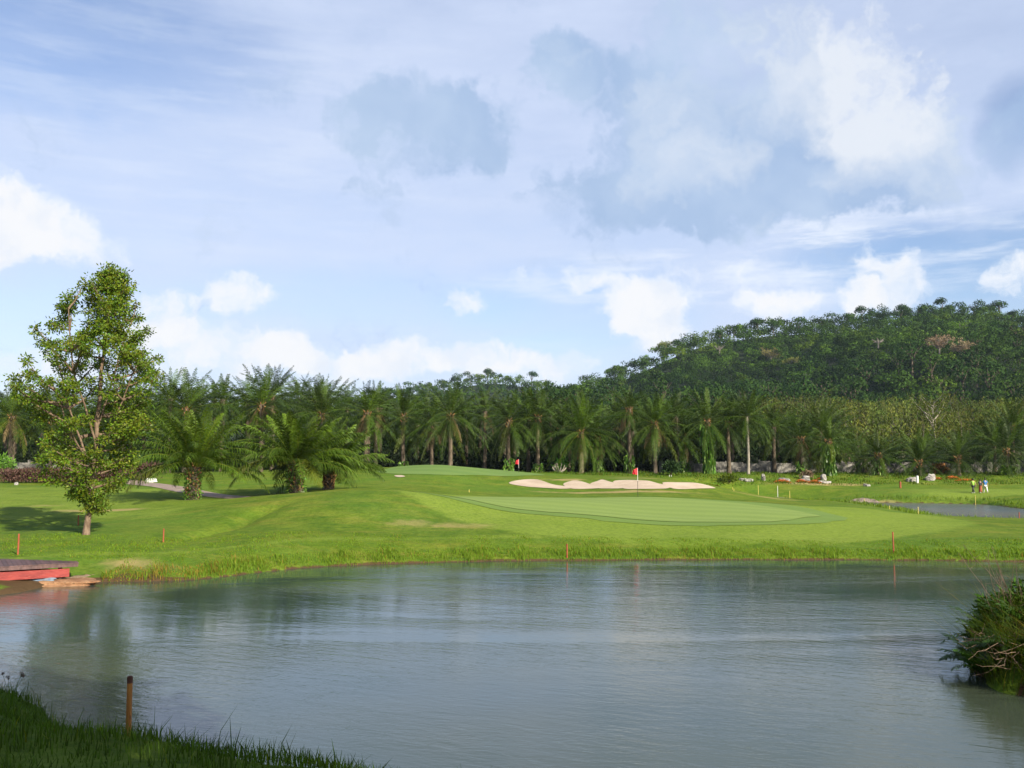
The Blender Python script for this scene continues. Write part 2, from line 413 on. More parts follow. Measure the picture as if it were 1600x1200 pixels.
q.L.new(q.m('ADD', nF, q.m('MULTIPLY', nM, 1.2)), bp.inputs['Height']); q.L.new(bp.outputs[0], p.inputs['Normal']); q.L.new(p.outputs[0], o.inputs[0])
M['ground'] = m

# water
def water_mat(name, base, k=1.0, rgh=.05):
    m, q, o = new_mat(name)
    tcx = q.new('ShaderNodeTexCoord').outputs['Object']
    wa = q.new('ShaderNodeVectorRotate'); wa.rotation_type = 'Z_AXIS'; wa.inputs['Angle'].default_value = R(24)
    q.L.new(tcx, wa.inputs['Vector'])
    st_ = q.v('MULTIPLY', wa.outputs[0], (.38, 1.25, 1))
    n1 = q.noise(st_, 3.2, 4, .55, .6); n2 = q.noise(q.v('MULTIPLY', tcx, (.6, 1.3, 1)), 9.0, 3, .5, .3); n3 = q.noise(q.v('MULTIPLY', tcx, (.5, 1, 1)), .55, 2)
    patch = q.mr(q.noise(q.v('MULTIPLY', tcx, (.5, 1.2, 1)), .085, 4, .6, .8), .38, .62, .2, 1.0)
    # the near left of the pond is calmer
    h = q.m('ADD', q.m('MULTIPLY', n1, .55), q.m('MULTIPLY', n2, .22))
    h = q.m('ADD', q.m('MULTIPLY', h, patch), q.m('MULTIPLY', n3, .35))
    bp = q.new('ShaderNodeBump'); bp.inputs['Strength'].default_value = 1.0; bp.inputs['Distance'].default_value = .025 * k
    q.L.new(h, bp.inputs['Height'])
    p = q.new('ShaderNodeBsdfPrincipled')
    cc = q.mix(q.mr(q.noise(tcx, .06, 3), .35, .65), base, (base[0] * 1.7, base[1] * 1.15, base[2] * .65))
    q.put(p.inputs['Base Color'], cc)
    p.inputs['Roughness'].default_value = rgh; p.inputs['IOR'].default_value = 1.46
    q.L.new(bp.outputs[0], p.inputs['Normal']); q.L.new(p.outputs[0], o.inputs[0])
    return m
M['water'] = water_mat('pond_water', (.028, .050, .050), 1.0, .06)
M['water2'] = water_mat('far_pond_water', (.05, .065, .06), 3.0, .25)

# ------------------------------------------------------------------ terrain
def sd_poly(x, y, poly):
    """signed distance, positive outside"""
    x = np.asarray(x, float); y = np.asarray(y, float)
    best = np.full(x.shape, 1e9); inside = np.zeros(x.shape, bool)
    n = len(poly)
    for i in range(n):
        x0, y0 = poly[i]; x1, y1 = poly[(i + 1) % n]
        dx, dy = x1 - x0, y1 - y0; L2 = dx * dx + dy * dy + 1e-12
        t = np.clip(((x - x0) * dx + (y - y0) * dy) / L2, 0, 1)
        d = np.hypot(x - x0 - t * dx, y - y0 - t * dy); best = np.minimum(best, d)
        c_ = (y0 > y) != (y1 > y)
        with np.errstate(divide='ignore', invalid='ignore'):
            xi = (x1 - x0) * (y - y0) / (y1 - y0 if y1 != y0 else 1e-12) + x0
        inside ^= c_ & (x < xi)
    return np.where(inside, -best, best)
def catmull(pts, k=4, closed=True):
    pts = np.asarray(pts, float); n = len(pts); out = []
    for i in range(n if closed else n - 1):
        p0, p1, p2, p3 = [pts[(i + j) % n] if closed else pts[min(max(i + j, 0), n - 1)] for j in (-1, 0, 1, 2)]
        for t in np.arange(k) / k:
            out.append(.5 * (2 * p1 + (p2 - p0) * t + (2 * p0 - 5 * p1 + 4 * p2 - p3) * t * t + (3 * p1 - p0 - 3 * p2 + p3) * t ** 3))
    if not closed: out.append(pts[-1])
    return np.array(out)
far_shore = [P0(*p_) for p_ in [(0, 930), (60, 920), (120, 911), (190, 909), (240, 908.5), (300, 906), (360, 900), (420, 893), (500, 886), (600, 881.5), (700, 878.5), (800, 876.5), (880, 876), (1000, 875.3),
                                (1200, 875), (1400, 875.5), (1550, 877), (1700, 879)]]
pond1 = catmull([(-46, 27), (-30, 28), (-22, 28.6)] + far_shore + [(48, 38), (52, 33), (40, 29), (22, 25), (14, 23.2), (11.2, 21.6), (10.1, 20), (9.8, 18.4), (10.6, 16.9), (12.4, 15), (12.2, 12.4), (9, 10.4), (5, 8.3), (1.8, 9.0),
                 (-.4, 10.3), (-2.3, 11.0), (-4.4, 11.6), (-6.2, 13.2), (-9.0, 16.0), (-13.5, 18.2), (-25, 19.5), (-44, 20)], 4)
rr = np.random.default_rng(5)
pond1 = pond1 + rr.normal(0, .07, pond1.shape)
pond2 = catmull([P0(*p_) for p_ in [(1120, 782.0), (1230, 784.2), (1330, 787), (1390, 795), (1440, 803), (1480, 812), (1540, 815.5), (1600, 816), (1750, 817),
                                    (1800, 810), (1750, 802), (1650, 798), (1590, 794.5), (1540, 788.5), (1450, 786.2), (1340, 784.3), (1230, 781.3), (1120, 780)]], 3)

ctrl = [(0, 38, .8), (120, 40, .75), (255, 44, .65), (400, 43, .85), (600, 46, .85), (800, 47, .85), (1000, 47, .7), (1200, 47, .6), (1400, 47, .6), (1600, 47, .6), (1900, 47, .6),
        (560, 58, 2.75), (560, 53, 2.0), (560, 48.5, 1.15), (640, 60, 2.65), (400, 58, 2.15), (400, 50, 1.2), (460, 61, 2.5), (280, 56, 1.45), (330, 50, .95), (150, 50, .95), (0, 50, .85), (138, 46, .9), (-300, 45, 1.0),
        (300, 70, 1.75), (385, 72, 1.75), (463, 72, 2.1), (510, 76, 2.3), (580, 70, 2.6), (0, 75, 1.8), (-300, 75, 2.0), (150, 75, 1.8), (100, 95, 2.4), (0, 95, 2.4), (200, 90, 2.4), (300, 90, 2.5), (400, 92, 2.6), (500, 90, 2.6), (0, 60, 1.2), (150, 62, 1.25), (-300, 100, 2.6),
        (300, 105, 3.3), (420, 105, 3.45), (520, 105, 3.5), (100, 112, 3.0), (-300, 120, 3.2),
        (650, 66, 2.1), (750, 68, 2.0), (996, 69, 1.9), (1150, 68, 1.7), (1150, 60, 1.3), (996, 60, 1.4), (850, 62, 1.85), (750, 57, 1.85), (1100, 52, .95), (900, 55, 1.32), (800, 58, 1.7), (1250, 55, .95), (1320, 58, 1.0), (1250, 65, 1.4), (700, 50, 1.15), (900, 50, .95),
        (1400, 62, .75), (1450, 70, .6), (1500, 66, .6), (1600, 60, .6), (1600, 65, .55), (1900, 62, .6), (1300, 80, .8), (1000, 78, 1.3), (1150, 78, 1.0), (850, 80, 1.4), (720, 80, 1.8),
        (850, 86, 1.6), (1050, 86, 1.45), (1200, 90, .9), (800, 98, 2.8), (960, 98, 2.75), (1090, 97, 2.4), (830, 92, 1.8), (960, 92, 1.78), (1090, 92, 1.6), (1180, 96, 1.0),
        (690, 106, 4.3), (600, 105, 3.8), (690, 97, 3.45), (760, 108, 3.8), (850, 108, 3.15), (690, 114, 4.3), (690, 124, 3.7), (620, 88, 2.6), (720, 90, 2.4), (1000, 108, 2.8), (1100, 108, 2.2), (1180, 104, 1.0),
        (1300, 112, 1.3), (1300, 120, 1.95), (1150, 120, 2.4), (1500, 120, 2.0), (1530, 106, 1.15), (1450, 106, 1.15), (1650, 106, 1.2), (1650, 120, 2.1), (1900, 110, 1.4), (1900, 85, .9), (2000, 120, 2.2),
        (800, 126, 3.3), (1000, 128, 3.2), (1200, 128, 2.9), (1400, 128, 2.75), (1600, 128, 2.75), (300, 128, 3.4), (0, 128, 3.3)]
cw = [(*XY(px, Y), z) for px, Y, z in ctrl]
cw += [(0, 0, 2.9), (-4.5, 8.3, 2.3), (-8, 12, 2.9), (-11, 14.5, 3.1), (-14, 16, 3.0), (5, 5, 2.2), (-30, 8, 2.8), (30, 8, 2.8), (12, 20, 1.6), (16, 20, 1.9), (14, 10, 2.0), (0, -5, 3.0), (25, 20, 2.4), (-25, 15, 2.2), (60, 25, 2.4), (-60, 30, 1.8), (60, 10, 3), (-60, 8, 3), (20, 35, .7), (0, 30, .7), (-15, 25, .8)]
cw = np.array(cw)
def tps_fit(p_, z, lam=3.0):
    n = len(p_); r = np.hypot(*(p_[:, None] - p_[None]).transpose(2, 0, 1))
    K = np.where(r > 0, r * r * np.log(r + 1e-12), 0) + lam * np.eye(n)
    A = np.zeros((n + 3, n + 3)); A[:n, :n] = K; A[:n, n] = 1; A[:n, n + 1:] = p_; A[n, :n] = 1; A[n + 1:, :n] = p_.T
    return np.linalg.solve(A, np.concatenate([z, np.zeros(3)]))
TP = tps_fit(cw[:, :2], cw[:, 2])
def tps(x, y):
    o_ = np.zeros_like(x); n = len(cw)
    for i in range(n):
        r2 = (x - cw[i, 0]) ** 2 + (y - cw[i, 1]) ** 2
        o_ += TP[i] * .5 * r2 * np.log(r2 + 1e-9)
    return o_ + TP[n] + TP[n + 1] * x + TP[n + 2] * y
def sst(a, b_, x):
    t = np.clip((x - a) / (b_ - a), 0, 1); return t * t * (3 - 2 * t)
def H(x, y, full=False):
    x = np.atleast_1d(np.asarray(x, float)); y = np.atleast_1d(np.asarray(y, float))
    z = tps(np.clip(x, -75, 85), np.clip(y, -5, 130))
    wz = sst(116, 134, y)
    z = z * (1 - wz) + wz * (3.15 + .028 * np.clip(y - 150, 0, 300))
    z = z + .03 * np.sin(x * .55 + 1.3 * np.sin(y * .3)) + .025 * np.sin(y * .8 + x * .3)
    z = np.maximum(z, .5)
    ax, ay = XY(296, 46.5); bx, by = XY(432, 55); L2 = (bx - ax) ** 2 + (by - ay) ** 2; t = ((x - ax) * (bx - ax) + (y - ay) * (by - ay)) / L2
    dd = ((x - ax) * (by - ay) - (y - ay) * (bx - ax)) / sqrt(L2) + .25 * np.sin(y * 1.1)
    z = z - .42 * np.exp(-(dd / .75) ** 2) * sst(-.15, .15, t) * sst(1.25, .8, t)
    s1 = sd_poly(x, y, pond1); s2 = sd_poly(x, y, pond2)
    k1 = .26 * sst(0, .3, s1) + .74 * sst(0, 3.6, s1); k2 = .3 * sst(0, .6, s2) + .7 * sst(0, 5, s2)
    z = z * np.where(s1 > 0, k1, 0) * np.where(s2 > 0, k2, 0)
    z = np.where(s1 < 0, np.maximum(s1 * .6, -1.5) - .02, z); z = np.where(s2 < 0, np.maximum(s2 * .5, -1.2) - .02, z)
    return (z, s1, s2) if full else z
def h1(x, y): return float(H(x, y)[0])
def gpt(px, Y):
    x, y = XY(px, Y); return (x, y, h1(x, y))

def lines(segs):
    o_ = []
    for a, b_, s in segs: o_ += list(np.arange(a, b_, s))
    return np.array(o_)
geo = [110 * 1.22 ** i for i in range(18)]
xs = np.concatenate([-np.array(geo[::-1]), lines([(-100, -60, 2), (-60, 75, .5), (75, 102, 2)]), np.array(geo)])
ys = np.concatenate([[-3000, -1500, -700, -350, -150, -80, -40, -20, -10, -5], lines([(-2, 9, 1), (9, 24, .25), (24, 27, .5), (27, 31.5, .25), (31.5, 46, .22), (46, 112, .5), (112, 150, 1), (150, 480, 12)]), [500, 600, 800, 1200, 2000, 3500]])
GX, GY = np.meshgrid(xs, ys)
gz, s1, s2 = H(GX.ravel(), GY.ravel(), True)
gv = np.stack([GX.ravel(), GY.ravel(), gz], 1)
nx = len(xs); i = np.arange(len(ys) - 1)[:, None] * nx; j = np.arange(nx - 1)[None]
gf = np.stack([i + j, i + j + 1, i + j + nx + 1, i + j + nx], -1).reshape(-1, 4)
g = MB().add(gv, gf)
ground = g.build('ground', M['ground'], None, True); tag(ground, kind='structure')
X_, Y_ = gv[:, 0], gv[:, 1]
def zonepoly(pts, soft): return np.clip(.5 - sd_poly(X_, Y_, np.array(pts)) / soft, 0, 1)
apron = catmull([XY(*p_) for p_ in [(590, 64), (640, 57), (720, 51), (830, 46.8), (960, 45), (1150, 45), (1350, 46), (1480, 52), (1520, 60), (1440, 68), (1330, 76), (1150, 74), (1000, 75), (800, 74), (660, 71)]], 4)
path_edge = catmull([XY(*p_) for p_ in [(-200, 58), (100, 55), (260, 53), (400, 62), (420, 68), (300, 84), (100, 90), (-200, 92)]], 3)
mow = np.maximum.reduce([zonepoly(apron, 3.2), .55 * zonepoly(path_edge, 6)])
ledge = np.clip(1 - np.abs(s1 - 4.2) / 2.2, 0, 1) * (X_ < 2) * .6
mow = np.maximum(mow, ledge)
mow = np.maximum(mow, .6 * sst(99, 103, Y_) * sst(117, 109, Y_) * sst(40, 52, X_))
mud = np.clip(1.0 - np.abs(s1 - .0) / .28, 0, 1) * 1.0 + np.clip(1 - np.abs(s2) / .5, 0, 1) * .8
dry = np.zeros_like(X_)
def blobz(px, Y, rx, ry, a):
    x, y = XY(px, Y); return a * np.exp(-((X_ - x) / rx) ** 2 - ((Y_ - y) / ry) ** 2)
for a in [(160, 62, 4, 1.6, 1.0), (60, 66, 3, 1.5, .6), (880, 99.5, 4, 1.2, .8), (1010, 101, 5, 1.4, 1.1), (960, 90.5, 11, 1.3, .9), (1100, 93, 3, 1.5, .5), (1280, 118, 9, 1.8, .9), (1200, 98, 8, 2, .7), (1370, 104, 3, 1.8, 1.3), (1490, 119, 7, 1.2, .6),
          (225, 36.5, 2.2, 1.3, .8), (280, 40, 4, 1.2, .4), (760, 50, 5, 2, .3), (640, 50, 6, 3, .38), (560, 44, 8, .7, .3), (1220, 108, 12, 1.5, .5), (1150, 112, 5, 2, .4)]: dry += blobz(*a)
mud += blobz(210, 35.2, 1.6, .9, .6) + blobz(40, 33, 5, 1.6, .8)
dark_ = blobz(370, 49, 2.2, 3.2, .0) + blobz(1250, 108, 30, 2.5, .25)
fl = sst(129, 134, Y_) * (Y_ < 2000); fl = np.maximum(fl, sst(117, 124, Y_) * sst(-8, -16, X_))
z1 = np.stack([mow, np.clip(mud, 0, 1), np.clip(dry, 0, 1.2), np.ones_like(mow)], 1)
z2 = np.stack([fl, np.zeros_like(fl), np.clip(dark_, 0, 1), np.ones_like(fl)], 1)
for nm, arr in (('zone', z1), ('zone2', z2)):
    a = ground.data.attributes.new(nm, 'FLOAT_COLOR', 'POINT'); a.data.foreach_set('color', arr.astype(np.float32).ravel())

def sheet(name, poly, mat, lift, step=.5, zf=None, label=None, cat=None, group=None, kind='structure', sink=0.0):
    poly = np.asarray(poly); lo = poly.min(0); hi = poly.max(0)
    gx, gy = np.meshgrid(np.arange(lo[0], hi[0], step), np.arange(lo[1], hi[1], step))
    gx, gy = gx.ravel(), gy.ravel(); k = sd_poly(gx, gy, poly) < -step * .35
    pts = [Vector(p_) for p_ in poly] + [Vector((a, c_)) for a, c_ in zip(gx[k], gy[k])]
    n = len(poly)
    vo, _, fo, *_r = delaunay_2d_cdt(pts, [], [list(range(n))], 1, 1e-5)
    vx = np.array([v_.x for v_ in vo]); vy = np.array([v_.y for v_ in vo])
    z = H(vx, vy) if zf is None else np.full(len(vx), zf)
    z = z + lift
    if sink:
        d = -sd_poly(vx, vy, poly); z = z - sink * sst(0, .8, d)
    me = bpy.data.meshes.new(name); me.from_pydata(list(zip(vx, vy, z)), [], [tuple(f_) for f_ in fo]); me.update()
    for p_ in me.polygons: p_.use_smooth = True
    me.materials.append(mat); o_ = link(name, me); tag(o_, label, cat, group, kind)
    return o_
# water sheets
for nm, pl, mt, d in (('pond_water', pond1, M['water'], 1.2), ('far_pond_water', pond2, M['water2'], .8)):
    cx, cy = pl.mean(0)
    lo = pl.min(0) - 2; hi = pl.max(0) + 2
    me = bpy.data.meshes.new(nm); me.from_pydata([(lo[0], lo[1], 0), (hi[0], lo[1], 0), (hi[0], hi[1], 0), (lo[0], hi[1], 0)], [], [(0, 1, 2, 3)])
    me.materials.append(mt); o_ = link(nm, me); tag(o_, kind='structure')
# greens
rj = np.random.default_rng(17)
def rag(p_, a=.10): return p_ + rj.normal(0, a, p_.shape)
collar = catmull([P0(px, py, z) for px, py, z in [(625, 778, 2.15), (700, 786, 1.95), (800, 801, 1.5), (900, 813, 1.12), (1000, 819, 1.0), (1100, 822, .93), (1200, 820, .93), (1290, 815, .97), (1325, 808, 1.05),
                  (1270, 799, 1.15), (1200, 790, 1.4), (1130, 783, 1.65), (1060, 779, 1.75), (1120, 776.5, 1.85), (996, 775, 1.95), (850, 774, 2.05), (720, 774, 2.1)]], 4)
inner = catmull([P0(px, py, z) for px, py, z in [(645, 777.5, 2.15), (715, 784, 1.97), (810, 797, 1.58), (900, 808.5, 1.2), (1000, 815, 1.05), (1100, 818, .97), (1200, 815.5, 1.0), (1262, 811, 1.0), (1283, 808, 1.05),
                  (1240, 801, 1.15), (1170, 792.5, 1.4), (1110, 785.5, 1.65), (1000, 779.5, 1.8), (900, 777, 1.95), (800, 775.5, 2.05), (720, 775, 2.1)]], 4)
sheet('collar_grass', rag(collar), M['collar'], .02)
sheet('putting_green', rag(inner, .06), M['green'], .045)
fgreen = catmull([XY(*p_) for p_ in [(590, 103), (610, 98), (690, 96), (760, 99), (835, 104), (845, 110), (760, 113), (690, 111), (630, 111)]], 4)
sheet('far_putting_green', fgreen, M['far_green'], .03)
# bunkers: sand scooped into the slope
def zfit(px, py):
    """ground point seen at a pixel: march along the ray"""
    x, y, z = ray(px, py); t = np.arange(25, 135, .1)
    hz = H(x * t / y, t); rz = CAMZ + z / y * t
    k = np.argmax(hz >= rz)
    if not (hz >= rz).any(): k = len(t) - 1
    return (x * t[k] / y, t[k])
bk = [[(795, 755), (818, 750), (840, 750), (862, 757), (880, 760), (895, 763), (880, 764.5), (850, 763), (815, 760)],
      [(880, 757), (893, 752), (905, 752), (925, 758), (938, 763), (912, 764.5), (890, 763.5)],
      [(922, 757), (934, 752), (941, 750), (952, 753), (966, 757), (975, 763), (950, 764), (932, 763)],
      [(958, 753), (980, 750.5), (1000, 751), (1014, 752), (1030, 756.5), (1048, 760), (1040, 764), (1005, 764.5), (975, 764)],
      [(1035, 755), (1062, 754.5), (1085, 755), (1102, 758), (1118, 763.5), (1085, 764.5), (1052, 764.2)]]
for pl in bk:
    sheet('sand_bunker', catmull([zfit(*p_) for p_ in pl], 4), M['sand'], .05, .4, group='sand bunkers below the far green')
sheet('sand_patch', catmull([zfit(*p_) for p_ in [(616, 743.5), (627, 743), (633, 745), (622, 746)]], 3), M['sand'], .04, .3, group='sand bunkers below the far green')
# cart paths
def ribbon(name, pts, wd, mat, lift=.03):
    pts = catmull(pts, 8, False); t = np.gradient(pts, axis=0); t /= np.linalg.norm(t, axis=1)[:, None]
    nrm = np.stack([-t[:, 1], t[:, 0]], 1) * wd / 2
    return sheet(name, np.concatenate([pts + nrm, (pts - nrm)[::-1]]), mat, lift, .5)
ribbon('cart_path', [XY(180, 99), XY(215, 93), XY(262, 86), XY(310, 79), XY(360, 73.5), XY(390, 69.5), XY(420, 65)], 2.3, M['path'])
ribbon('cart_path', [XY(1338, 107), XY(1352, 106), XY(1366, 104.5), XY(1378, 103)], 2.0, M['path'])
ribbon('bare_track', [XY(1215, 101.5), XY(1260, 103), XY(1310, 106), XY(1350, 107)], 1.1, M['path'])

# ------------------------------------------------------------------ vegetation builders
def frond_quads(rng, L, elev, droop, azim, npair, lw, ll, hang=.35, twist=0.0):
    """one feather frond: rachis arc and drooping leaflets, as quad arrays"""
    n = 14; s = np.linspace(0, 1, n)
    ang = elev - droop * s ** 1.35
    dx = np.cos(ang) * L / (n - 1); dz = np.sin(ang) * L / (n - 1)
    r = np.concatenate([[0], np.cumsum(dx[:-1])]); z = np.concatenate([[0], np.cumsum(dz[:-1])])
    sb = twist * s ** 2 * L * .12
    ca, sa = cos(azim), sin(azim)
    P_ = np.stack([r * ca - sb * sa, r * sa + sb * ca, z], 1)
    tt = np.clip(np.linspace(.16, .995, npair) + rng.normal(0, .006, npair), 0, 1)
    base = np.stack([np.interp(tt, s, P_[:, k]) for k in range(3)], 1)
    d = np.gradient(P_, axis=0); d /= np.linalg.norm(d, axis=1)[:, None]
    dd = np.stack([np.interp(tt, s, d[:, k]) for k in range(3)], 1)
    side0 = np.array([-sa, ca, 0.0])
    V = []
    for sg in (-1, 1):
        ln = ll * (np.sin(np.pi * np.clip(tt * .86 + .12, 0, 1)) ** .6) * rng.uniform(.85, 1.1, npair)
        upn = np.cross(np.broadcast_to(side0, dd.shape), dd); upn *= np.sign(upn[:, 2:3] + 1e-6)
        off = rng.choice([-.35, .1, .5], npair)[:, None] + rng.normal(0, .12, (npair, 1))
        u = side0 * sg * .82 + dd * (.45 + .5 * tt[:, None]) + upn * off * .6
        u /= np.linalg.norm(u, axis=1)[:, None]
        mid = base + u * ln[:, None] * .55 + np.array([0, 0, -1]) * (ln * hang * .22)[:, None]
        tip = base + u * ln[:, None] * .92 + np.array([0, 0, -1]) * (ln * hang * 1.0)[:, None]
        wv_ = dd * lw / 2
        V.append(np.stack([base - wv_ * .6, base + wv_ * .6, mid + wv_, mid - wv_, tip + wv_ * .15, tip - wv_ * .15], 1).reshape(-1, 3))
    V = np.concatenate(V); m_ = len(V) // 6; i_ = np.arange(m_)[:, None] * 6
    Fq = np.stack([i_ + np.array([[0, 1, 2, 3]]), i_ + np.array([[3, 2, 4, 5]])], 1).reshape(-1, 4)
    return P_, V, Fq

def palm_crown(seed, L=5.6, nf=40, npair=36, lw=.085, ll=.86, up=86, low=-48, hang=.45, rach=.045, dk=1.0):
    rng = np.random.default_rng(seed); m = MB()
    for k in range(nf):
        f = k / (nf - 1)
        e = R(up + (low - up) * f ** .85 + rng.normal(0, 5)); a = k * 2.39996 + rng.normal(0, .22)
        l = L * (0.72 + .28 * min(1, f * 3)) * rng.uniform(.88, 1.08)
        dr = R(20 + 48 * dk * min(1, f * 1.5) + rng.normal(0, 8)) if e > R(-15) else R(30)
        P_, V, Fq = frond_quads(rng, l, e, dr, a, npair, lw, ll, hang, rng.normal(0, 1))
        P_ = P_ + np.array([cos(a), sin(a), 0]) * .16; V = V + np.array([cos(a), sin(a), 0]) * .16
        t = rng.uniform(.5, 1.45); young = max(0, .35 - f)
        tint = np.array([t * (1 + 1.1 * young), t * (1 + .75 * young), t * .95])
        if f > .8 and rng.random() < .25: tint = np.array([1.7, 1.15, 1.0]) * t
        m.add(V, Fq, tint * np.ones((len(Fq), 3)) * rng.uniform(.85, 1.15, (len(Fq), 1)))
        tube(m, P_, np.linspace(rach, .012, len(P_)), 4, np.array([1.9, 1.35, 1.6]) * t, False)
    return m
def dead_skirt(seed, L=3.8, nf=9):
    rng = np.random.default_rng(seed); m = MB()
    for k in range(nf):
        a = rng.uniform(0, 2 * pi)
        P_, V, Fq = frond_quads(rng, L * rng.uniform(.6, 1.1), R(rng.uniform(-75, -52)), R(28), a, 26, .09, .55, .9)
        t = rng.uniform(.45, 1.25)
        m.add(V + np.array([cos(a), sin(a), -.4]) * .25, Fq, (t, t * .98, t * .95)); tube(m, P_ + np.array([cos(a), sin(a), -.4]) * .25, np.linspace(.05, .02, len(P_)), 4, (t, t, t), False)
    return m
def palm_trunk(seed, r0=.30, r1=.27, rough=.10, hgt=1.0, rings=26, seg=10):
    """trunk of unit height (scaled per palm)"""
    rng = np.random.default_rng(seed); m = MB()
    z = np.linspace(-.06, 1.02, rings); th = np.arange(seg) * 2 * pi / seg
    rad = np.interp(z, [-.06, .04, .2, .85, 1.02], [r0 * 1.45, r0 * 1.15, r0, r1, r1 * 1.5])
    bx_ = .12 * np.sin(z * 3 + rng.uniform(0, 6)); by_ = .12 * np.sin(z * 2.6 + rng.uniform(0, 6)); bx_ -= bx_[1]; by_ -= by_[1]
    bx_ *= np.clip(1.05 - z, 0, 1); by_ *= np.clip(1.05 - z, 0, 1)
    rr_ = rad[:, None] * (1 + rough * rng.uniform(-1, 1, (rings, seg)) + rough * .8 * np.sin(np.arange(rings)[:, None] * 2.2 + th[None] * 3))
    v = np.stack([rr_ * np.cos(th) + bx_[:, None], rr_ * np.sin(th) + by_[:, None], np.repeat(z[:, None], seg, 1)], -1).reshape(-1, 3)
    i_ = np.arange(rings - 1)[:, None] * seg; j_ = np.arange(seg)[None]; k_ = (j_ + 1) % seg
    f = np.stack([i_ + j_, i_ + k_, i_ + seg + k_, i_ + seg + j_], -1).reshape(-1, 4)
    m.add(v, f, rng.uniform(.7, 1.2, (len(f), 1)) * np.ones(3)); return m
def palm_boots(seed, r=.34, n=22, z0=-.9, z1=.25, size=.34):
    """cut frond bases and fruit below the crown"""
    rng = np.random.default_rng(seed); m = MB()
    for k in range(n):
        a = k * 2.4 + rng.normal(0, .2); z = z0 + (z1 - z0) * k / n
        p0 = np.array([cos(a) * r * .6, sin(a) * r * .6, z]); p1 = p0 + np.array([cos(a), sin(a), .9]) * size * rng.uniform(.7, 1.2)
        t = rng.uniform(.5, 1.3)
        tube(m, [p0, (p0 + p1) / 2 + np.array([cos(a), sin(a), -.2]) * .05, p1], [.10, .085, .05], 6, (t, t * .9, t * .85))
    return m
def vine_mesh(seed, h0, h1_, r, n, ls=.16, spread=.22):
    rng = np.random.default_rng(seed); m = MB()
    a = rng.uniform(0, 2 * pi, n); z = h0 + (h1_ - h0) * rng.beta(1.2, 1.3, n)
    rr_ = r + np.abs(rng.normal(0, spread, n)) * (.4 + .8 * np.sin(z * 2.2 + seed) ** 2)
    c_ = np.stack([np.cos(a) * rr_, np.sin(a) * rr_, z], 1)
    u = np.stack([np.cos(a), np.sin(a), -rng.uniform(.2, 1.4, n)], 1) + unit(rng, n) * .5; u /= np.linalg.norm(u, axis=1)[:, None]
    t = rng.uniform(.5, 1.25, (n, 1)); tint = np.concatenate([t * rng.uniform(.8, 1.3, (n, 1)), t, t], 1)
    leaves(m, c_, u, rng.uniform(.7, 1.3, n) * ls, rng.uniform(.6, 1.1, n) * ls * .8, rng, tint); return m

# shared meshes of the plantation palms
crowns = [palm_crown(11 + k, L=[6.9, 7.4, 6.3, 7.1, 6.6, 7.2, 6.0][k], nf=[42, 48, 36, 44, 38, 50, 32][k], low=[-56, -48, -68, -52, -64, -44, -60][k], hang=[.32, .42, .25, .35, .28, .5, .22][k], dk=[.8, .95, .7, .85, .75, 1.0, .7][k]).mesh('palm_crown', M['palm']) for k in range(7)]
skirts = [dead_skirt(31 + k).mesh('dead_fronds', M['palm_dry']) for k in range(3)]
trunks = [palm_trunk(41 + k).mesh('palm_trunk', M['palm_bark'], True) for k in range(2)]
pale_trunk = palm_trunk(45, .2, .16, .04).mesh('pale_palm_trunk', M['pale_bark'], True)
boots = [palm_boots(51 + k).mesh('frond_bases', M['boot']) for k in range(2)]
vines = [vine_mesh(61, 0, 1.0, .34, 260, .26, .2), vine_mesh(62, 0, 1.0, .34, 700, .26, .26)]
vine_me = [v_.mesh('climbing_vine', M['vine']) for v_ in vines]
rnd = random.Random(77)
def palm(x, y, hub, label, group, size=1.0, k=0, pale=False, skirt=None, vine=None, boot=True, zb=None, cat='palm'):
    z = h1(x, y) if zb is None else zb
    r = empty('oil_palm', (x, y, z), rnd.uniform(0, 6.28)); tag(r, label, cat, group)
    t = link('trunk', pale_trunk if pale else trunks[k % 2], r); t.scale = (1, 1, hub)
    c_ = link('crown', crowns[k % 7], r); c_.location = (0, 0, hub); c_.scale = (size,) * 3
    if boot: q_ = link('frond_bases', boots[k % 2], r); q_.location = (0, 0, hub)
    if skirt is not None: q_ = link('dead_fronds', skirts[skirt % 3], r); q_.location = (0, 0, hub)
    if vine:
        q_ = link('climbing_vine', vine_me[1 if vine > 4 else 0], r); q_.scale = (1.15, 1.15, vine)
    return r
LMK = [(0, 'the left photo edge'), (60, 'the left end of the purple hedge'), (138, 'the broadleaf tree'), (215, 'the right end of the purple hedge'), (302, 'the isolated ivy palm'), (385, 'the gap left of the palm pair'),
       (463, 'the palm pair'), (540, 'the right flank of the palm pair'), (600, 'the left end of the far green'), (655, 'the crest of the far green'), (705, 'the orange trunked palm'), (765, 'the starlike palm'), (812, 'the far flag'), (862, 'the root plate'),
       (905, 'the broad low palm'), (950, 'the left bunkers'), (990, 'the near red flag'), (1035, 'the bare trunk palm'), (1075, 'the right bunkers'), (1112, 'the ivy covered trunk'), (1155, 'the two thin trunked palms'), (1205, 'the grey wall'),
       (1253, 'the solitary medium palm'), (1300, 'the narrow ivy palm'), (1350, 'the lone small stones'), (1400, 'the orange post'), (1433, 'the white post'), (1480, 'the withered bush'), (1530, 'the golfers'), (1585, 'the right end of the wall')]
def near_mark(px): return min(LMK, key=lambda q_: abs(q_[0] - px))[1]
ORD = ['second', 'third', 'fourth', 'fifth', 'sixth']
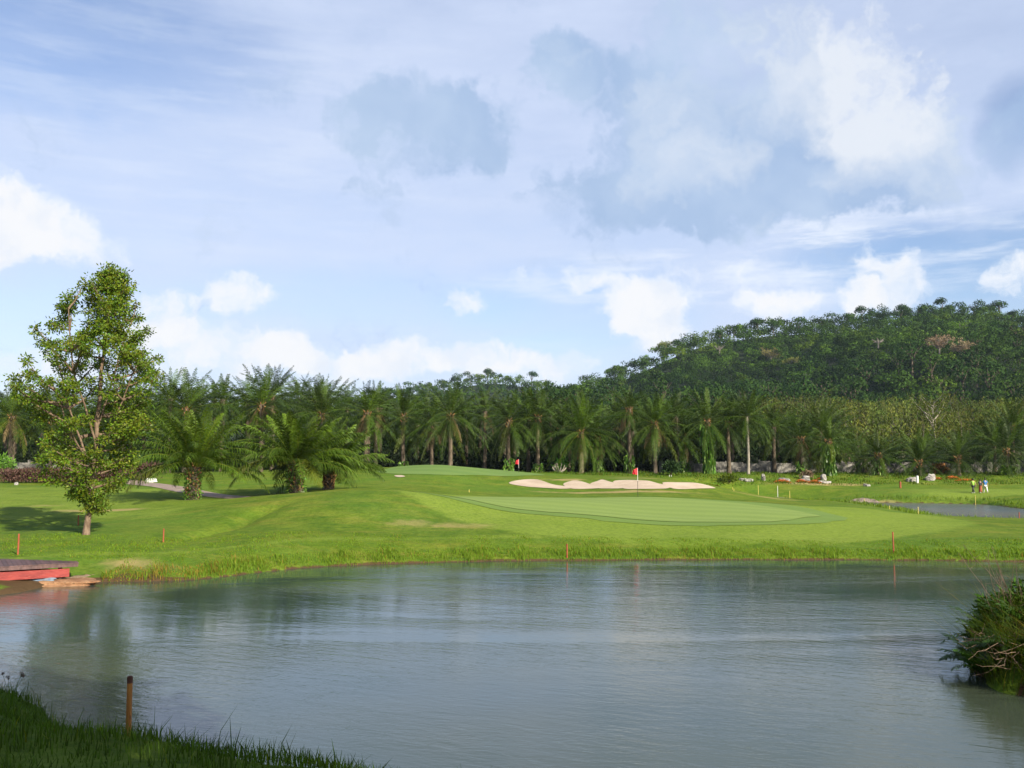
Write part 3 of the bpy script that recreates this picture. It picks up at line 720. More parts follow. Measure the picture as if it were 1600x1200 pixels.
# front row, one by one: (px, hub py, depth, size, trunk kind, skirt, vine, label)
FR = [
 (14, 652, 118, .95, 0, 1, 0, 'dark oil palm at the left edge of the photo with a brown hanging skirt'),
 (78, 655, 122, 1.0, 0, None, 0, 'oil palm half hidden behind the left side of the broadleaf tree'),
 (190, 668, 116, 1.0, 0, 0, 0, 'shaded oil palm seen through the right side of the broadleaf tree'),
 (288, 640, 112, 1.02, 0, None, 0, 'tall oil palm towering behind the isolated ivy trunked palm'),
 (406, 634, 108, 1.08, 0, 2, 0, 'biggest oil palm with wide arched fronds, between the isolated palm and the palm pair'),
 (500, 648, 118, .98, 0, None, 0, 'oil palm rising behind the pair of short palms on the mound'),
 (572, 646, 116, .98, 0, 0, 0, 'oil palm with brown dead fronds just right of the palm pair'),
 (630, 650, 126, .95, 0, None, 1.6, 'oil palm with ivy at its foot left of the far green'),
 (703, 650, 121, .98, 0, 1, 0, 'oil palm with orange brown trunk standing on top of the far green'),
 (795, 658, 126, 1.0, 0, None, 2.2, 'oil palm with starlike crown and ivy foot left of the far flag'),
 (841, 652, 128, 1.0, 0, None, 1.5, 'oil palm with a leafy foot just right of the far flag'),
 (876, 672, 131, .85, 0, 0, 1.8, 'small leaning oil palm beside a pale root plate'),
 (908, 676, 126, 1.05, 0, 1, 0, 'broad low oil palm with many hanging dead fronds above the bunkers'),
 (934, 684, 128, .85, 0, 2, 2.0, 'narrow oil palm with ivy on its lower trunk above the bunkers'),
 (984, 640, 127, .72, 2, 2, 2.8, 'tallest slender palm with orange heart and ivy on its lower trunk behind the red flag'),
 (1024, 662, 127, .92, 2, 1, 0, 'palm with straight bare trunk just right of the red flag'),
 (1070, 682, 130, .88, 0, 1, 2.2, 'low palm with drooping brown fronds between bare trunk and ivy covered trunk'),
 (1107, 658, 127, .92, 0, None, 7.2, 'palm whose whole trunk is covered by bright green ivy'),
 (1139, 660, 129, .80, 2, None, 0, 'thin trunked palm right of the ivy covered trunk'),
 (1169, 652, 127, .78, 3, None, 0, 'palm with slender pale grey trunk at the end of the tall row'),
 (1253, 686, 127, .86, 0, 0, 2.0, 'solitary medium palm in front of the olive wood'),
 (1296, 690, 126, .70, 0, None, 4.6, 'narrow palm with ivy trunk beside the solitary medium palm'),
 (1373, 712, 127, .72, 0, None, 2.4, 'short palm with upright fronds behind the rock pile'),
 (1436, 722, 126, .74, 0, None, 0, 'short trunkless palm below the pale forked tree'),
 (1498, 716, 126, .72, 0, None, 0, 'short palm with stubby orange trunk behind the golfers'),
 (1574, 704, 126, .90, 0, None, 1.5, 'bushy palm before the pale wall at the right edge'),
 (1585, 668, 138, .90, 0, None, 0, 'dark palm crown at the right edge above the bushy palm'),
]
hubs = []
for k, (px, hy, Y, sz, tk, sk, vi, lab) in enumerate(FR):
    x, y = XY(px, Y); z = h1(x, y); zh = at(px, hy, Y)[2]
    palm(x, y, max(zh - z, .8), lab, 'oil palms of the front row', sz, k, tk == 3, sk, vi, boot=tk != 3)
    hubs.append((x, y))
# deeper rows
n_ = 0
for row, (Y, sp) in enumerate([(136, 7.6), (143, 8.0), (151, 8.2), (160, 8.6), (171, 9)]):
    x = XY(-60, Y)[0]; xe = XY(1225, Y)[0]
    while x < xe:
        x += sp * rnd.uniform(.85, 1.15); yy = Y + rnd.uniform(-2, 2)
        px = 800 + F * x / yy
        top = np.interp(px, [0, 150, 300, 420, 560, 700, 1000, 1150, 1230], [636, 634, 628, 624, 640, 648, 654, 656, 676])
        zh = at(px, top + rnd.uniform(-6, 22), yy)[2]; z = h1(x, yy)
        if any(abs(x - a) < 2.2 and abs(yy - c_) < 6 for a, c_ in hubs): continue
        palm(x, yy, zh - z, 'shaded oil palm of the %s row, behind %s' % (ORD[row], near_mark(px)), 'oil palms of the inner rows', rnd.uniform(.82, 1.02), n_, skirt=(n_ if rnd.random() < .5 else None), boot=False)
        n_ += 1
# short palms on the right, in front of the olive wood
for row, (Y, sp) in enumerate([(133, 6.5), (141, 6.5), (150, 7)]):
    x = XY(1200, Y)[0]; xe = XY(1650, Y)[0]
    while x < xe:
        x += sp * rnd.uniform(.85, 1.15); yy = Y + rnd.uniform(-2, 2); px = 800 + F * x / yy
        if px > 1650: break
        top = np.interp(px, [1200, 1300, 1450, 1530, 1600], [702, 712, 716, 702, 686]) - row * 2
        zh = at(px, top + rnd.uniform(-4, 10), yy)[2]; z = h1(x, yy)
        palm(x, yy, max(zh - z, .6), 'short dark palm, %s row of the thicket behind %s' % (ORD[row], near_mark(px)), 'short palms of the right hand thicket', rnd.uniform(.66, .85), n_, boot=False); n_ += 1

# the three palms standing free on the fairway: finer fronds, thick ivy-grown trunks
def big_palm(px, by, Y, hub, seed, label, size=1.0, low=-38, ivy=True, r0=.52, nf=46, L=5.2):
    x, y = XY(px, Y); z = h1(x, y)
    r = empty('oil_palm', (x, y, z), 0); tag(r, label, 'palm', 'oil palms standing free on the fairway')
    t = palm_trunk(seed, r0, r0 * .95, .16, 1, 22, 14).build('trunk', M['palm_bark'], r, False); t.scale = (1, 1, hub)
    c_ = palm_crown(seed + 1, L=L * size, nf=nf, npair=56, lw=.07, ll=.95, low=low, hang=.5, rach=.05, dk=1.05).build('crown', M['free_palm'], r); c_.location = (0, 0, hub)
    q_ = palm_boots(seed + 2, r0 * 1.15, 60, -hub + .1, .2, .3).build('frond_bases', M['boot'], r); q_.location = (0, 0, hub)
    if ivy: vine_mesh(seed + 3, 0.05, hub * .98, r0 * 1.1, 700, .17, .12).build('climbing_ivy', M['vine'], r)
    return r
big_palm(302, 780, 70, 2.5, 101, 'isolated oil palm with ivy grown trunk right of the broadleaf tree', 1.0, 12, L=6.1, r0=.42, nf=62)
big_palm(463, 770, 72, 2.35, 111, 'left oil palm of the pair on the mound, thick trunk green with ivy', .95, 10, r0=.52, L=6.0, nf=62)
big_palm(514, 763, 77, 1.6, 121, 'right oil palm of the pair on the mound, short reddish brown trunk', .93, 10, False, r0=.42, L=5.8, nf=56)

# broadleaf trees
def limb(m, p0, p1, r0, r1, rng, wob=.12, n=6, seg=6, tint=None):
    p0, p1 = np.array(p0, float), np.array(p1, float); s = np.linspace(0, 1, n)[:, None]
    L = np.linalg.norm(p1 - p0); P_ = p0 + (p1 - p0) * s + np.cumsum(rng.normal(0, wob * L / n, (n, 3)), 0) * np.sin(s * pi)
    P_[:, 2] += .08 * L * np.sin(s[:, 0] * pi) * -1
    tube(m, P_, np.linspace(r0, r1, n), seg, tint, False); return P_
def broad_tree(base, height, env, drift, seed, nb, label, cat='tree', name='broadleaf_tree', r0=.24, leafL=.2, per=13, subs=6, tuft=5, group=None, z_lo=1.2, mat='leaf', bark='bark', up=.62, tufts_r=.34, leaders=None):
    """env(h, azim) gives the crown radius; drift(h) the trunk's sideways offset"""
    rng = np.random.default_rng(seed); W_ = MB(); Lf = MB()
    hs = np.linspace(-.3, height * .97, 22)
    tp = np.array([[*drift(max(h_, 0)), h_] for h_ in hs]) + np.concatenate([np.zeros((3, 3)), rng.normal(0, .035, (19, 3))])
    tube(W_, tp, np.interp(hs, [-.3, .1, .8, height], [r0 * 1.5, r0 * 1.15, r0, .03]), 9, None, False)
    cs, us, ts = [], [], []
    axes_ = [tp]
    if leaders:
        for h_a, (ex, ey, ez), rl in leaders:
            axes_.append(limb(W_, np.array([*drift(h_a), h_a]), (ex, ey, ez), rl, .03, rng, .07, 9, 7))
    for k in range(nb):
        h0 = z_lo + (height * .95 - z_lo) * (k + rng.random()) / nb; a = k * 2.39996 + rng.normal(0, .3)
        e = up + .35 * (h0 / height) + rng.normal(0, .12)
        rad = env(h0 + .8, a) * rng.uniform(.75 if not leaders else .4, 1.1)
        L = max(.35, rad); start = np.array([*drift(h0), h0])
        d = np.array([cos(a), sin(a), e * .75]); end = start + d * L
        if leaders:
            best = start; bd = 1e9
            for ax_ in axes_:
                for pt in ax_:
                    dv = end - pt; hd = sqrt(dv[0] ** 2 + dv[1] ** 2) + .01
                    sc__ = np.linalg.norm(dv) + (3 if dv[2] < .35 * hd else 0) + (9 if pt[2] < z_lo - .3 else 0)
                    if sc__ < bd: bd = sc__; best = pt
            start = best; dv = end - start; L = max(.5, np.linalg.norm(dv)); d = dv / L
        rb = max(.014, .022 * L + .012)
        P_ = limb(W_, start, end, rb * 1.3, .01, rng, .10)
        ns = max(3, int(subs * L / 2.4 + 1))
        for q_ in range(ns + 1):
            f = .28 + .72 * (q_ / ns); b0 = np.array([np.interp(f, np.linspace(0, 1, len(P_)), P_[:, c_]) for c_ in range(3)])
            a2 = a + rng.choice([-1, 1]) * rng.uniform(.4, 1.3); l2 = L * .42 * (1.15 - f) + .35
            b1 = b0 + np.array([cos(a2), sin(a2), rng.uniform(-.25, .8)]) * l2 * rng.uniform(.6, 1.1) if q_ < ns else b0 + d * .25
            limb(W_, b0, b1, .016, .006, rng, .1, 4, 4)
            for tq in range(tuft):
                c0 = b0 + (b1 - b0) * (.35 + .65 * (tq + rng.random()) / tuft) + rng.normal(0, .10, 3)
                n = rng.poisson(per) + 2; uu = unit(rng, n); uu[:, 2] -= .25; uu /= np.linalg.norm(uu, axis=1)[:, None]
                cc_ = c0 + uu * rng.uniform(.02, tufts_r, (n, 1)) * np.array([1, 1, .62])
                cs.append(cc_); us.append(uu)
                t = rng.uniform(.55, 1.3); yel = rng.uniform(.85, 1.35)
                ts.append(np.stack([t * yel * rng.uniform(.8, 1.2, n), t * rng.uniform(.85, 1.15, n), np.full(n, t)], 1))
    cs = np.concatenate(cs); us = np.concatenate(us); ts = np.concatenate(ts)
    leaves(Lf, cs, us, rng.uniform(.7, 1.25, len(cs)) * leafL, rng.uniform(.8, 1.1, len(cs)) * leafL * .5, rng, ts)
    r = empty(name, base); tag(r, label, cat, group)
    W_.build('trunk', M[bark], r, True); Lf.build('crown', M[mat], r)
    return r
def env_left(h_, a):
    right = (1 + cos(a)) / 2
    l = np.interp(h_, [1.1, 2, 2.7, 3.6, 4.4, 6.3, 7.6, 9.0, 10.2, 11.3, 12.4, 13.4, 14.3], [.2, .7, 1.3, 3.0, 3.6, 4.0, 3.6, 2.8, 2.1, 2.6, 1.7, .8, .25])
    r_ = np.interp(h_, [1.1, 2, 2.7, 3.6, 4.4, 6.3, 7.6, 9.0, 10.2, 11.3, 12.4, 13.4, 14.3], [.2, .4, .8, 1.9, 2.7, 2.9, 3.0, 3.0, 1.6, 1.3, 1.2, .7, .3])
    return l * (1 - right) + r_ * right
bx_, by_ = XY(138, 46)
broad_tree((bx_, by_, h1(bx_, by_)), 14.3, env_left, lambda h_: (h_ * .065, .15 * sin(h_ * .5)), 7, 118,
           'tall leafy broadleaf tree with leaning bare lower trunk on the left lawn', per=11, r0=.15, leafL=.165, tufts_r=.3, leaders=[(3.2, (-2.4, .8, 9.6), .07), (3.8, (2.4, -.6, 8.4), .07), (4.6, (-.5, -1.8, 11.4), .06), (5.6, (1.5, 1.0, 11.2), .055), (3.4, (-.6, -2.4, 7.2), .055)])
# the trees beside the camera whose shade falls on the near bank (outside the picture)
for k, (x, y, hh, rr_) in enumerate([(7.5, -6.5, 15, 5.2), (1.5, -9, 14, 5)]):
    broad_tree((x, y, h1(x, y)), hh, lambda h_, a, rr_=rr_, hh=hh: rr_ * np.interp(h_, [hh * .27, hh * .4, hh * .6, hh], [.4, .9, 1, .3]), lambda h_: (0, 0), 200 + k, 42,
               ['shade tree behind the camera on the right', 'shade tree straight behind the camera', 'shade tree on the bank right of the camera'][k], leafL=.42, per=9, z_lo=4.6 if hh > 10 else 3.0, tufts_r=.5, tuft=4)

# pale forked tree in the olive wood
x, y = XY(1463, 190)
broad_tree((x, y, h1(x, y)), 14.2, lambda h_, a: np.interp(h_, [4, 7, 10, 14], [1.6, 3.4, 4.6, 2.5]), lambda h_: (.25 * sin(h_ * .5), 0), 17, 16,
           'pale barked open crowned tree standing out of the olive wood', name='forked_tree', r0=.2, leafL=.42, per=4, subs=4, tuft=3, z_lo=5.5, mat='scrub', bark='pale_bark', up=1.1, tufts_r=.7)

# ------------------------------------------------------------------ hills and forest
def vnoise(x, y, seed, n=7):
    rg_ = np.random.default_rng(seed); o_ = np.zeros_like(x)
    for k in range(n):
        f = 1.9 ** (k * .6); a = rg_.uniform(0, 6.28); ph = rg_.uniform(0, 6.28)
        o_ += np.sin((x * cos(a) + y * sin(a)) * f + ph + 1.5 * np.sin((y * cos(a) - x * sin(a)) * f * .7 + ph * 2)) / f
    return o_ / 2
def hillA(x, y):
    px = 800 + F * x / 720
    sk = np.interp(px, [700, 780, 850, 900, 960, 1000, 1060, 1100, 1200, 1300, 1400, 1480, 1600, 1800, 2100], [735, 700, 662, 632, 608, 593, 564, 549, 533, 528, 520, 511, 518, 516, 570])
    top = (725 - sk) * 720 / F
    s_ = np.clip((y - 385) / (720 - 385), 0, 1); prof = np.where(y < 720, s_ ** .85 * (1 - .12 * np.sin(s_ * pi)), np.clip(1 - (y - 720) / 420, 0, 1) ** .8)
    gull = vnoise(x / 55, y / 160, 3) * 19 * np.sin(np.clip(s_, 0, 1) * pi)
    return 9 + top * prof + gull * np.clip(top / 60, 0, 1)
def hillB(x, y):
    px = 800 + F * x / 1100
    sk = np.interp(px, [-200, 100, 300, 500, 600, 700, 765, 830, 880, 950, 1100], [658, 656, 652, 642, 630, 614, 600, 608, 626, 655, 710])
    top = (725 - sk) * 1100 / F
    s_ = np.clip((y - 820) / 280, 0, 1); prof = np.where(y < 1100, s_ ** .8, np.clip(1 - (y - 1100) / 400, 0, 1))
    return 8 + top * prof + 4 * vnoise(x / 60, y / 80, 9)
forest_floor = rough_mat('forest_floor', (.012, .02, .008), (.02, .03, .012), .05, .95, .3, tint=False)
for nm, fn, xr, yr, st_ in (('hill', hillA, (-60, 900), (380, 1150), 10), ('far_hill', hillB, (-900, 420), (815, 1500), 14)):
    gx, gy = np.meshgrid(np.arange(*xr, st_), np.arange(*yr, st_)); z = fn(gx.ravel().astype(float), gy.ravel().astype(float))
    e_ = (gx.ravel() <= xr[0]) | (gy.ravel() <= yr[0]); z = np.where(e_, 2, z)
    n1_ = gx.shape[1]; i = np.arange(gx.shape[0] - 1)[:, None] * n1_; j = np.arange(n1_ - 1)[None]
    o_ = MB().add(np.stack([gx.ravel(), gy.ravel(), z], 1), np.stack([i + j, i + j + 1, i + j + n1_ + 1, i + j + n1_], -1).reshape(-1, 4)).build(nm, forest_floor, None, True)
    tag(o_, kind='structure')

def forest_crown(rng, n, w_, h_, ls, kind):
    """leaf clump centres and directions of one forest crown, base at the trunk foot"""
    nb = {'round': 7, 'umbrella': 6, 'tall': 8}[kind]
    cs, us = [], []
    for k in range(nb):
        a = rng.uniform(0, 6.28); r_ = w_ * .5 * sqrt(rng.random()) * .62
        if kind == 'umbrella': zc = h_ * (.76 + .12 * rng.random()); rad = np.array([w_ * .3, w_ * .3, h_ * .15])
        elif kind == 'tall': zc = h_ * (.35 + .6 * k / nb); r_ *= .7; rad = np.array([w_ * .30, w_ * .30, h_ * .13])
        else: zc = h_ * (.5 + .38 * rng.random()); rad = np.array([w_ * .3, w_ * .3, h_ * .17])
        m_ = n // nb; u = unit(rng, m_); u[:, 2] = np.abs(u[:, 2]) * 1.1 - .22
        u[:, :] /= np.linalg.norm(u, axis=1)[:, None]
        c_ = np.array([cos(a) * r_, sin(a) * r_, zc]) + u * rad * rng.uniform(.75, 1.08, (m_, 1))
        cs.append(c_); us.append(u + unit(rng, m_) * .25)
    u = np.concatenate(us); u /= np.linalg.norm(u, axis=1)[:, None]
    return np.concatenate(cs), u
def add_crown(m, c_, u, ls, rng, tint):
    n = len(c_); t = rng.uniform(.55, 1.35, (n, 1)) * np.asarray(tint)
    nn = u + unit(rng, n) * .45; nn /= np.linalg.norm(nn, axis=1)[:, None]
    leaves(m, c_, u, rng.uniform(.7, 1.4, n) * ls, rng.uniform(.7, 1.1, n) * ls, rng, t, nn)
frng = np.random.default_rng(99)
def tone(rng):
    q_ = rng.random()
    if q_ < .62: t = np.array([1, 1, 1.]) * rng.uniform(.35, 1.2)
    elif q_ < .86: t = np.array([1.35, 1.3, .9]) * rng.uniform(.8, 1.4)
    elif q_ < .95: t = np.array([1.9, 1.55, .9]) * rng.uniform(.8, 1.15)
    else: t = np.array([.8, .95, 1.1]) * .8
    return t
# positions on the hills
pos = []
for fn, (x0, x1), (y0, y1), sp in ((hillA, (-20, 560), (392, 735), 8.2), (hillB, (-560, 190), (1000, 1112), 11.5)):
    gx, gy = np.meshgrid(np.arange(x0, x1, sp), np.arange(y0, y1, sp)); gx = gx.ravel() + frng.uniform(-.48, .48, gx.size) * sp; gy = gy.ravel() + frng.uniform(-.48, .48, gy.size) * sp
    px = 800 + F * gx / gy; k = (px > -40) & (px < 1660)
    if fn is hillA: k &= px > 770
    gx, gy = gx[k], gy[k]; gz_ = fn(gx, gy)
    pos += [(a, c_, d_, fn is hillA) for a, c_, d_ in zip(gx, gy, gz_)]
# prototypes for individual forest trees
def forest_proto(seed, kind, w_, h_, n=520, ls=.88, tint=(1, 1, 1), bark='palm_bark', mat='wood_leaf'):
    rng = np.random.default_rng(seed); c_, u = forest_crown(rng, n, w_, h_, ls, kind); L_ = MB(); add_crown(L_, c_, u, ls, rng, tint)
    T_ = MB(); tube(T_, [(0, 0, -1.5), (.2, 0, h_ * .35), (0, .2, h_ * .8)], [.5, .38, .2], 6, None, False)
    for k in range(5):
        a = k * 1.3; tube(T_, [(0, .1, h_ * .55), (cos(a) * w_ * .14, sin(a) * w_ * .14, h_ * .74), (cos(a) * w_ * .3, sin(a) * w_ * .3, h_ * .87)], [.2, .13, .06], 4, None, False)
    return T_.mesh('forest_trunk', M[bark]), L_.mesh('forest_crown', M[mat])
protos = [forest_proto(300 + k, kd, w_, h_, tint=t_) for k, (kd, w_, h_, t_) in enumerate([
    ('umbrella', 12, 20, (.8, .85, .9)), ('umbrella', 10, 19, (1, 1, .9)), ('round', 15, 20, (.75, .85, .9)), ('round', 13, 19, (1.2, 1.2, .9)), ('tall', 12, 22, (.85, .9, .9)), ('round', 16, 20, (1.7, 1.45, .9)), ('tall', 11, 21, (1.1, 1.15, .9))])]
def forest_tree(x, y, z, k, label, group, s=1.0, name='forest_tree'):
    T_, L_ = protos[k]; r = empty(name, (x, y, z), rnd.uniform(0, 6.28), s); tag(r, label, 'tree', group)
    link('trunk', T_, r); link('crown', L_, r); return r
# skyline trees standing clear of the ridge
for px, k, s in [(905, 3, .7), (962, 2, .8), (1040, 3, .8), (1062, 2, .7), (1128, 1, .8), (1150, 0, .8), (1165, 1, .7), (1187, 0, 1.0), (1212, 0, .95), (1252, 2, .8), (1290, 1, .8), (1330, 0, .9), (1353, 0, 1.0), (1368, 1, .8), (1388, 4, 1.0),
                (1414, 0, 1.1), (1428, 2, .9), (1445, 4, .9), (1465, 4, .8), (1480, 0, 1.0), (1492, 1, .9), (1530, 2, 1.0), (1555, 0, 1.0), (1570, 0, 1.15), (1592, 1, .9)]:
    yy = 712 + rnd.uniform(-8, 8); x = (px - 800) / F * yy
    forest_tree(x, yy, float(hillA(np.array([x]), np.array([yy]))[0]) - 2.5 + rnd.uniform(0, 4), k, ['flat topped', 'open flat topped', 'dark domed', 'green domed', 'narrow', 'olive domed', 'narrow'][k] + ' ridge tree of the right hill, above %s' % near_mark(px), 'trees along the ridge of the right hill', s)
for px, k, s in [(610, 0, .8), (640, 1, .8), (665, 0, .8), (690, 2, .8), (715, 0, 1.0), (735, 2, 1.15), (762, 1, 1.25), (790, 3, .8), (831, 0, 1.3), (858, 4, .9), (878, 2, .9), (150, 0, .9), (590, 2, .7)]:
    yy = 1092 + rnd.uniform(-6, 6); x = (px - 800) / F * yy
    forest_tree(x, yy, float(hillB(np.array([x]), np.array([yy]))[0]) - 4, k, ['flat topped', 'open flat topped', 'dark domed', 'green domed', 'narrow', 'olive domed', 'narrow'][k] + ' far ridge tree above %s' % near_mark(px), 'trees along the ridge of the far low hill', s)
# most prominent trees of the lower slope, each its own
pos.sort(key=lambda p_: p_[1])
ind, rest = [], []
for p_ in pos:
    if p_[3] and len(ind) < 240 and frng.random() < .42: ind.append(p_)
    else: rest.append(p_)
for x, y, z, _ in ind:
    k = frng.choice([2, 3, 4, 5, 6, 0, 1], p=[.3, .17, .2, .07, .14, .06, .06])
    forest_tree(x, y, z - 2, int(k), ['flat topped', 'open topped', 'dark round', 'green round', 'dark narrow', 'olive round', 'green narrow'][int(k)] + ' tree %s on hill above %s' % (('low', 'midway', 'high')[min(2, int((y - 392) / 115))], near_mark(800 + F * x / y)), 'trees on the slope of the right hill', frng.uniform(.6, 1.0) ** 1.0 + .45 * (frng.random() < .2))
for nearhill in (True, False):
    m = MB()
    for x, y, z, a in rest:
        if a != nearhill: continue
        kd = frng.choice(['round', 'tall', 'umbrella'], p=[.5, .35, .15]); w_ = frng.uniform(8, 14.5); h_ = frng.uniform(12, 19) * (1.1 if kd == 'umbrella' else 1)
        c_, u = forest_crown(frng, 250 if a else 110, w_, h_, 1.4, kd); c_ = c_ + np.array([x, y, z - 2])
        pt = 1 + .35 * float(vnoise(np.array([x / 28]), np.array([y / 60]), 44)[0])
        add_crown(m, c_, u, .98 if a else 1.6, frng, tone(frng) * np.array([pt ** 1.3, pt, pt]).clip(.45, 1.9))
    o_ = m.build('forest' if nearhill else 'far_forest', M['wood_leaf']); tag(o_, 'dense dark rainforest covering the right hill' if nearhill else 'hazy forest covering the low far hill behind the palms', 'forest', kind='stuff')

# bare and pinkish emergents on the hill
def bare_tree(px, py, Y, hgt, wid, label, leaf=None, seed=0, n=9):
    rx_, ry_, rz_ = ray(px, py); yy = np.arange(400, 740, 2.0); hh_ = hillA(rx_ / ry_ * yy, yy) + 13; hit = hh_ >= CAMZ + rz_ / ry_ * yy
    if hit.any(): Y = float(yy[np.argmax(hit)])
    rng = np.random.default_rng(seed); x, y, z = at(px, py, Y); z -= hgt * .15; T_ = MB()
    tube(T_, [(0, 0, -hgt * .45), (.2, 0, 0), (0, .3, hgt * .45)], [.55, .4, .25], 6, None, False); ends = []
    for k in range(n):
        a = k * 2.4; e = np.array([cos(a) * wid * .5, sin(a) * wid * .5, hgt * rng.uniform(.4, .6)]) * rng.uniform(.7, 1)
        P_ = limb(T_, (0, .1, hgt * .02 * k), e, .22, .08, rng, .12, 5, 4)
        for q_ in range(4):
            e2 = P_[2 + q_ % 3] + rng.normal(0, 1, 3) * np.array([wid * .12, wid * .12, hgt * .1]) + np.array([0, 0, hgt * .07]); limb(T_, P_[1 + q_ % 3], e2, .12, .05, rng, .1, 4, 4); ends.append(e2)
    r = empty('emergent_tree', (x, y, z)); tag(r, label, 'tree'); T_.build('trunk', M['grey_bark'], r)
    if leaf is not None:
        L_ = MB(); c_ = np.repeat(np.array(ends), 26, 0) + rng.normal(0, wid * .07, (len(ends) * 26, 3)) * np.array([1, 1, .7]); u = unit(rng, len(c_))
        leaves(L_, c_, u, .8, .6, rng, np.array(leaf) * rng.uniform(.7, 1.2, (len(c_), 1))); L_.build('crown', M['wood_leaf'], r)
bare_tree(1467, 541, 560, 12, 12, 'pinkish tree with pale trunk high on the right of the hill', (9, 3.0, 12), 1)
bare_tree(1500, 548, 575, 9, 10, 'smaller pinkish tree just right of the pink one with pale trunk', (9, 3.3, 12), 2)
bare_tree(1204, 556, 520, 10, 15, 'wide brownish pink crown low in the middle of the hill', (7.5, 3.2, 7), 3)
bare_tree(1238, 568, 505, 9, 10, 'tan crown just right of the wide brownish pink crown', (4.8, 2.5, 4), 4)
bare_tree(1124, 545, 560, 7, 9, 'leafless grey dead tree on the left shoulder of the hill', None, 5)
bare_tree(1372, 535, 590, 6, 8, 'leafless grey dead tree in the dark fold at the hill centre', None, 6)
bare_tree(1262, 590, 430, 8, 7, 'dead tree with bare snapped crown and long pale trunk', (2.2, 2.4, 1.4), 7)
bare_tree(1038, 541, 640, 8, 10, 'tan tinted tree crown on the left skyline of the hill', (4.8, 2.7, 4), 8)
bare_tree(1500, 512, 640, 9, 16, 'yellow olive crown near the top right of the hill', (3.0, 2.8, 1.0), 9)

# olive rubber wood between palms and hill
m = MB(); T_ = MB()
def plant_z(x, y): return 3.2 + 17.0 * sst(165, 370, y)
gx, gy = np.meshgrid(np.arange(30, 240, 4.6), np.arange(172, 378, 7)); gx = gx.ravel() + frng.uniform(-1.6, 1.6, gx.size); gy = gy.ravel() + frng.uniform(-2, 2, gy.size)
px = 800 + F * gx / gy; k = (px > 1120) & (px < 1640); gx, gy = gx[k], gy[k]; pz = plant_z(gx, gy) - .5
for x, y, z in zip(gx, gy, pz):
    h_ = frng.uniform(7.0, 11.5) + 1.5 * sin(x * .13) ; n = 110; k_ = frng.integers(5, 8)
    a = frng.uniform(0, 6.28, k_); st_ = np.stack([np.cos(a) * 1.3, np.sin(a) * 1.3, np.full(k_, 1.0) * h_], 1) * frng.uniform(.75, 1.05, (k_, 1))
    c_ = st_[frng.integers(0, k_, n)] * frng.uniform(.55, 1.0, (n, 1)) + frng.normal(0, .42, (n, 3)) + np.array([x, y, z])
    u = unit(frng, n); u[:, 2] = np.abs(u[:, 2]) + .5; u /= np.linalg.norm(u, axis=1)[:, None]
    t = frng.uniform(.55, 1.35) * (1 + .3 * sin(x * .11 + 2 * sin(y * .05))) * np.array([frng.uniform(.9, 1.4), 1, frng.uniform(.8, 1.2)])
    leaves(m, c_, u, frng.uniform(.5, 1.0, n), .34, frng, t * frng.uniform(.7, 1.25, (n, 1)))
    for q_ in range(2): tube(T_, [(x, y, z), (x + (st_[q_, 0]) * .5, y, z + h_ * .5), (x + st_[q_, 0] * .9, y + st_[q_, 1] * .9, z + st_[q_, 2] * .96)], [.09, .07, .03], 4, (.6, .57, .5), False)
rw = m.build('rubber_wood', M['scrub']); tag(rw, 'olive green thin stemmed wood between palms and hill', 'wood', kind='stuff')
tw = T_.build('stems', M['pale_bark'], rw); tag(tw, kind='stuff')
gx, gy = np.meshgrid(np.arange(20, 330, 10), np.arange(160, 400, 10)); z = plant_z(gx.ravel().astype(float), gy.ravel().astype(float)); z[(gy.ravel() <= 160)] = 2.0
n1_ = gx.shape[1]; i = np.arange(gx.shape[0] - 1)[:, None] * n1_; j = np.arange(n1_ - 1)[None]
tag(MB().add(np.stack([gx.ravel(), gy.ravel(), z], 1), np.stack([i + j, i + j + 1, i + j + n1_ + 1, i + j + n1_], -1).reshape(-1, 4)).build('terrain_slope', forest_floor, None, True), kind='structure')

# ------------------------------------------------------------------ dark leaf backdrop, wall, hedge
urng = np.random.default_rng(123)
def leaf_mass(m, cx, cy, cz, rad, n, ls, rng, tint):
    u = unit(rng, n); u[:, 2] = np.abs(u[:, 2]) * 1.1 - .3; u /= np.linalg.norm(u, axis=1)[:, None]
    c_ = np.array([cx, cy, cz]) + u * np.array(rad) * rng.uniform(.6, 1.08, (n, 1))
    t = rng.uniform(.6, 1.35, (n, 1)) * np.asarray(tint)
    leaves(m, c_, unit(rng, n) + u * .6, rng.uniform(.7, 1.4, n) * ls, rng.uniform(.35, .7, n) * ls, rng, t)
m = MB()
M['under'] = leaf_mat('shade_and_bush_leaf', (.014, .024, .008), .1, .7, .2, .1)  # near-black leaves imitate deep shade between the trunks; dark bushes share them
for k in range(330):  # leaf masses added to darken the gaps behind the front row
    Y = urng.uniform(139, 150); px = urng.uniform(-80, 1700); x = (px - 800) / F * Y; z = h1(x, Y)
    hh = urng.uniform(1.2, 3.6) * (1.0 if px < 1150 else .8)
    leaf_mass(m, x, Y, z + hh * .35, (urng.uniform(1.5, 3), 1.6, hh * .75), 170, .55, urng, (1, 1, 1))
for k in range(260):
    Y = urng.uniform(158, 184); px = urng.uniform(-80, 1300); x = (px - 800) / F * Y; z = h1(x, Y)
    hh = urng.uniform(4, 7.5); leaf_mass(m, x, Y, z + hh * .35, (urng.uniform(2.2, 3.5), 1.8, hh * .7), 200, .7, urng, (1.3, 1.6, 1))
tag(m.build('shade_backdrop', M['under']), 'dark leaf masses added to darken the gaps between the palm trunks', 'shade_backdrop', kind='stuff')
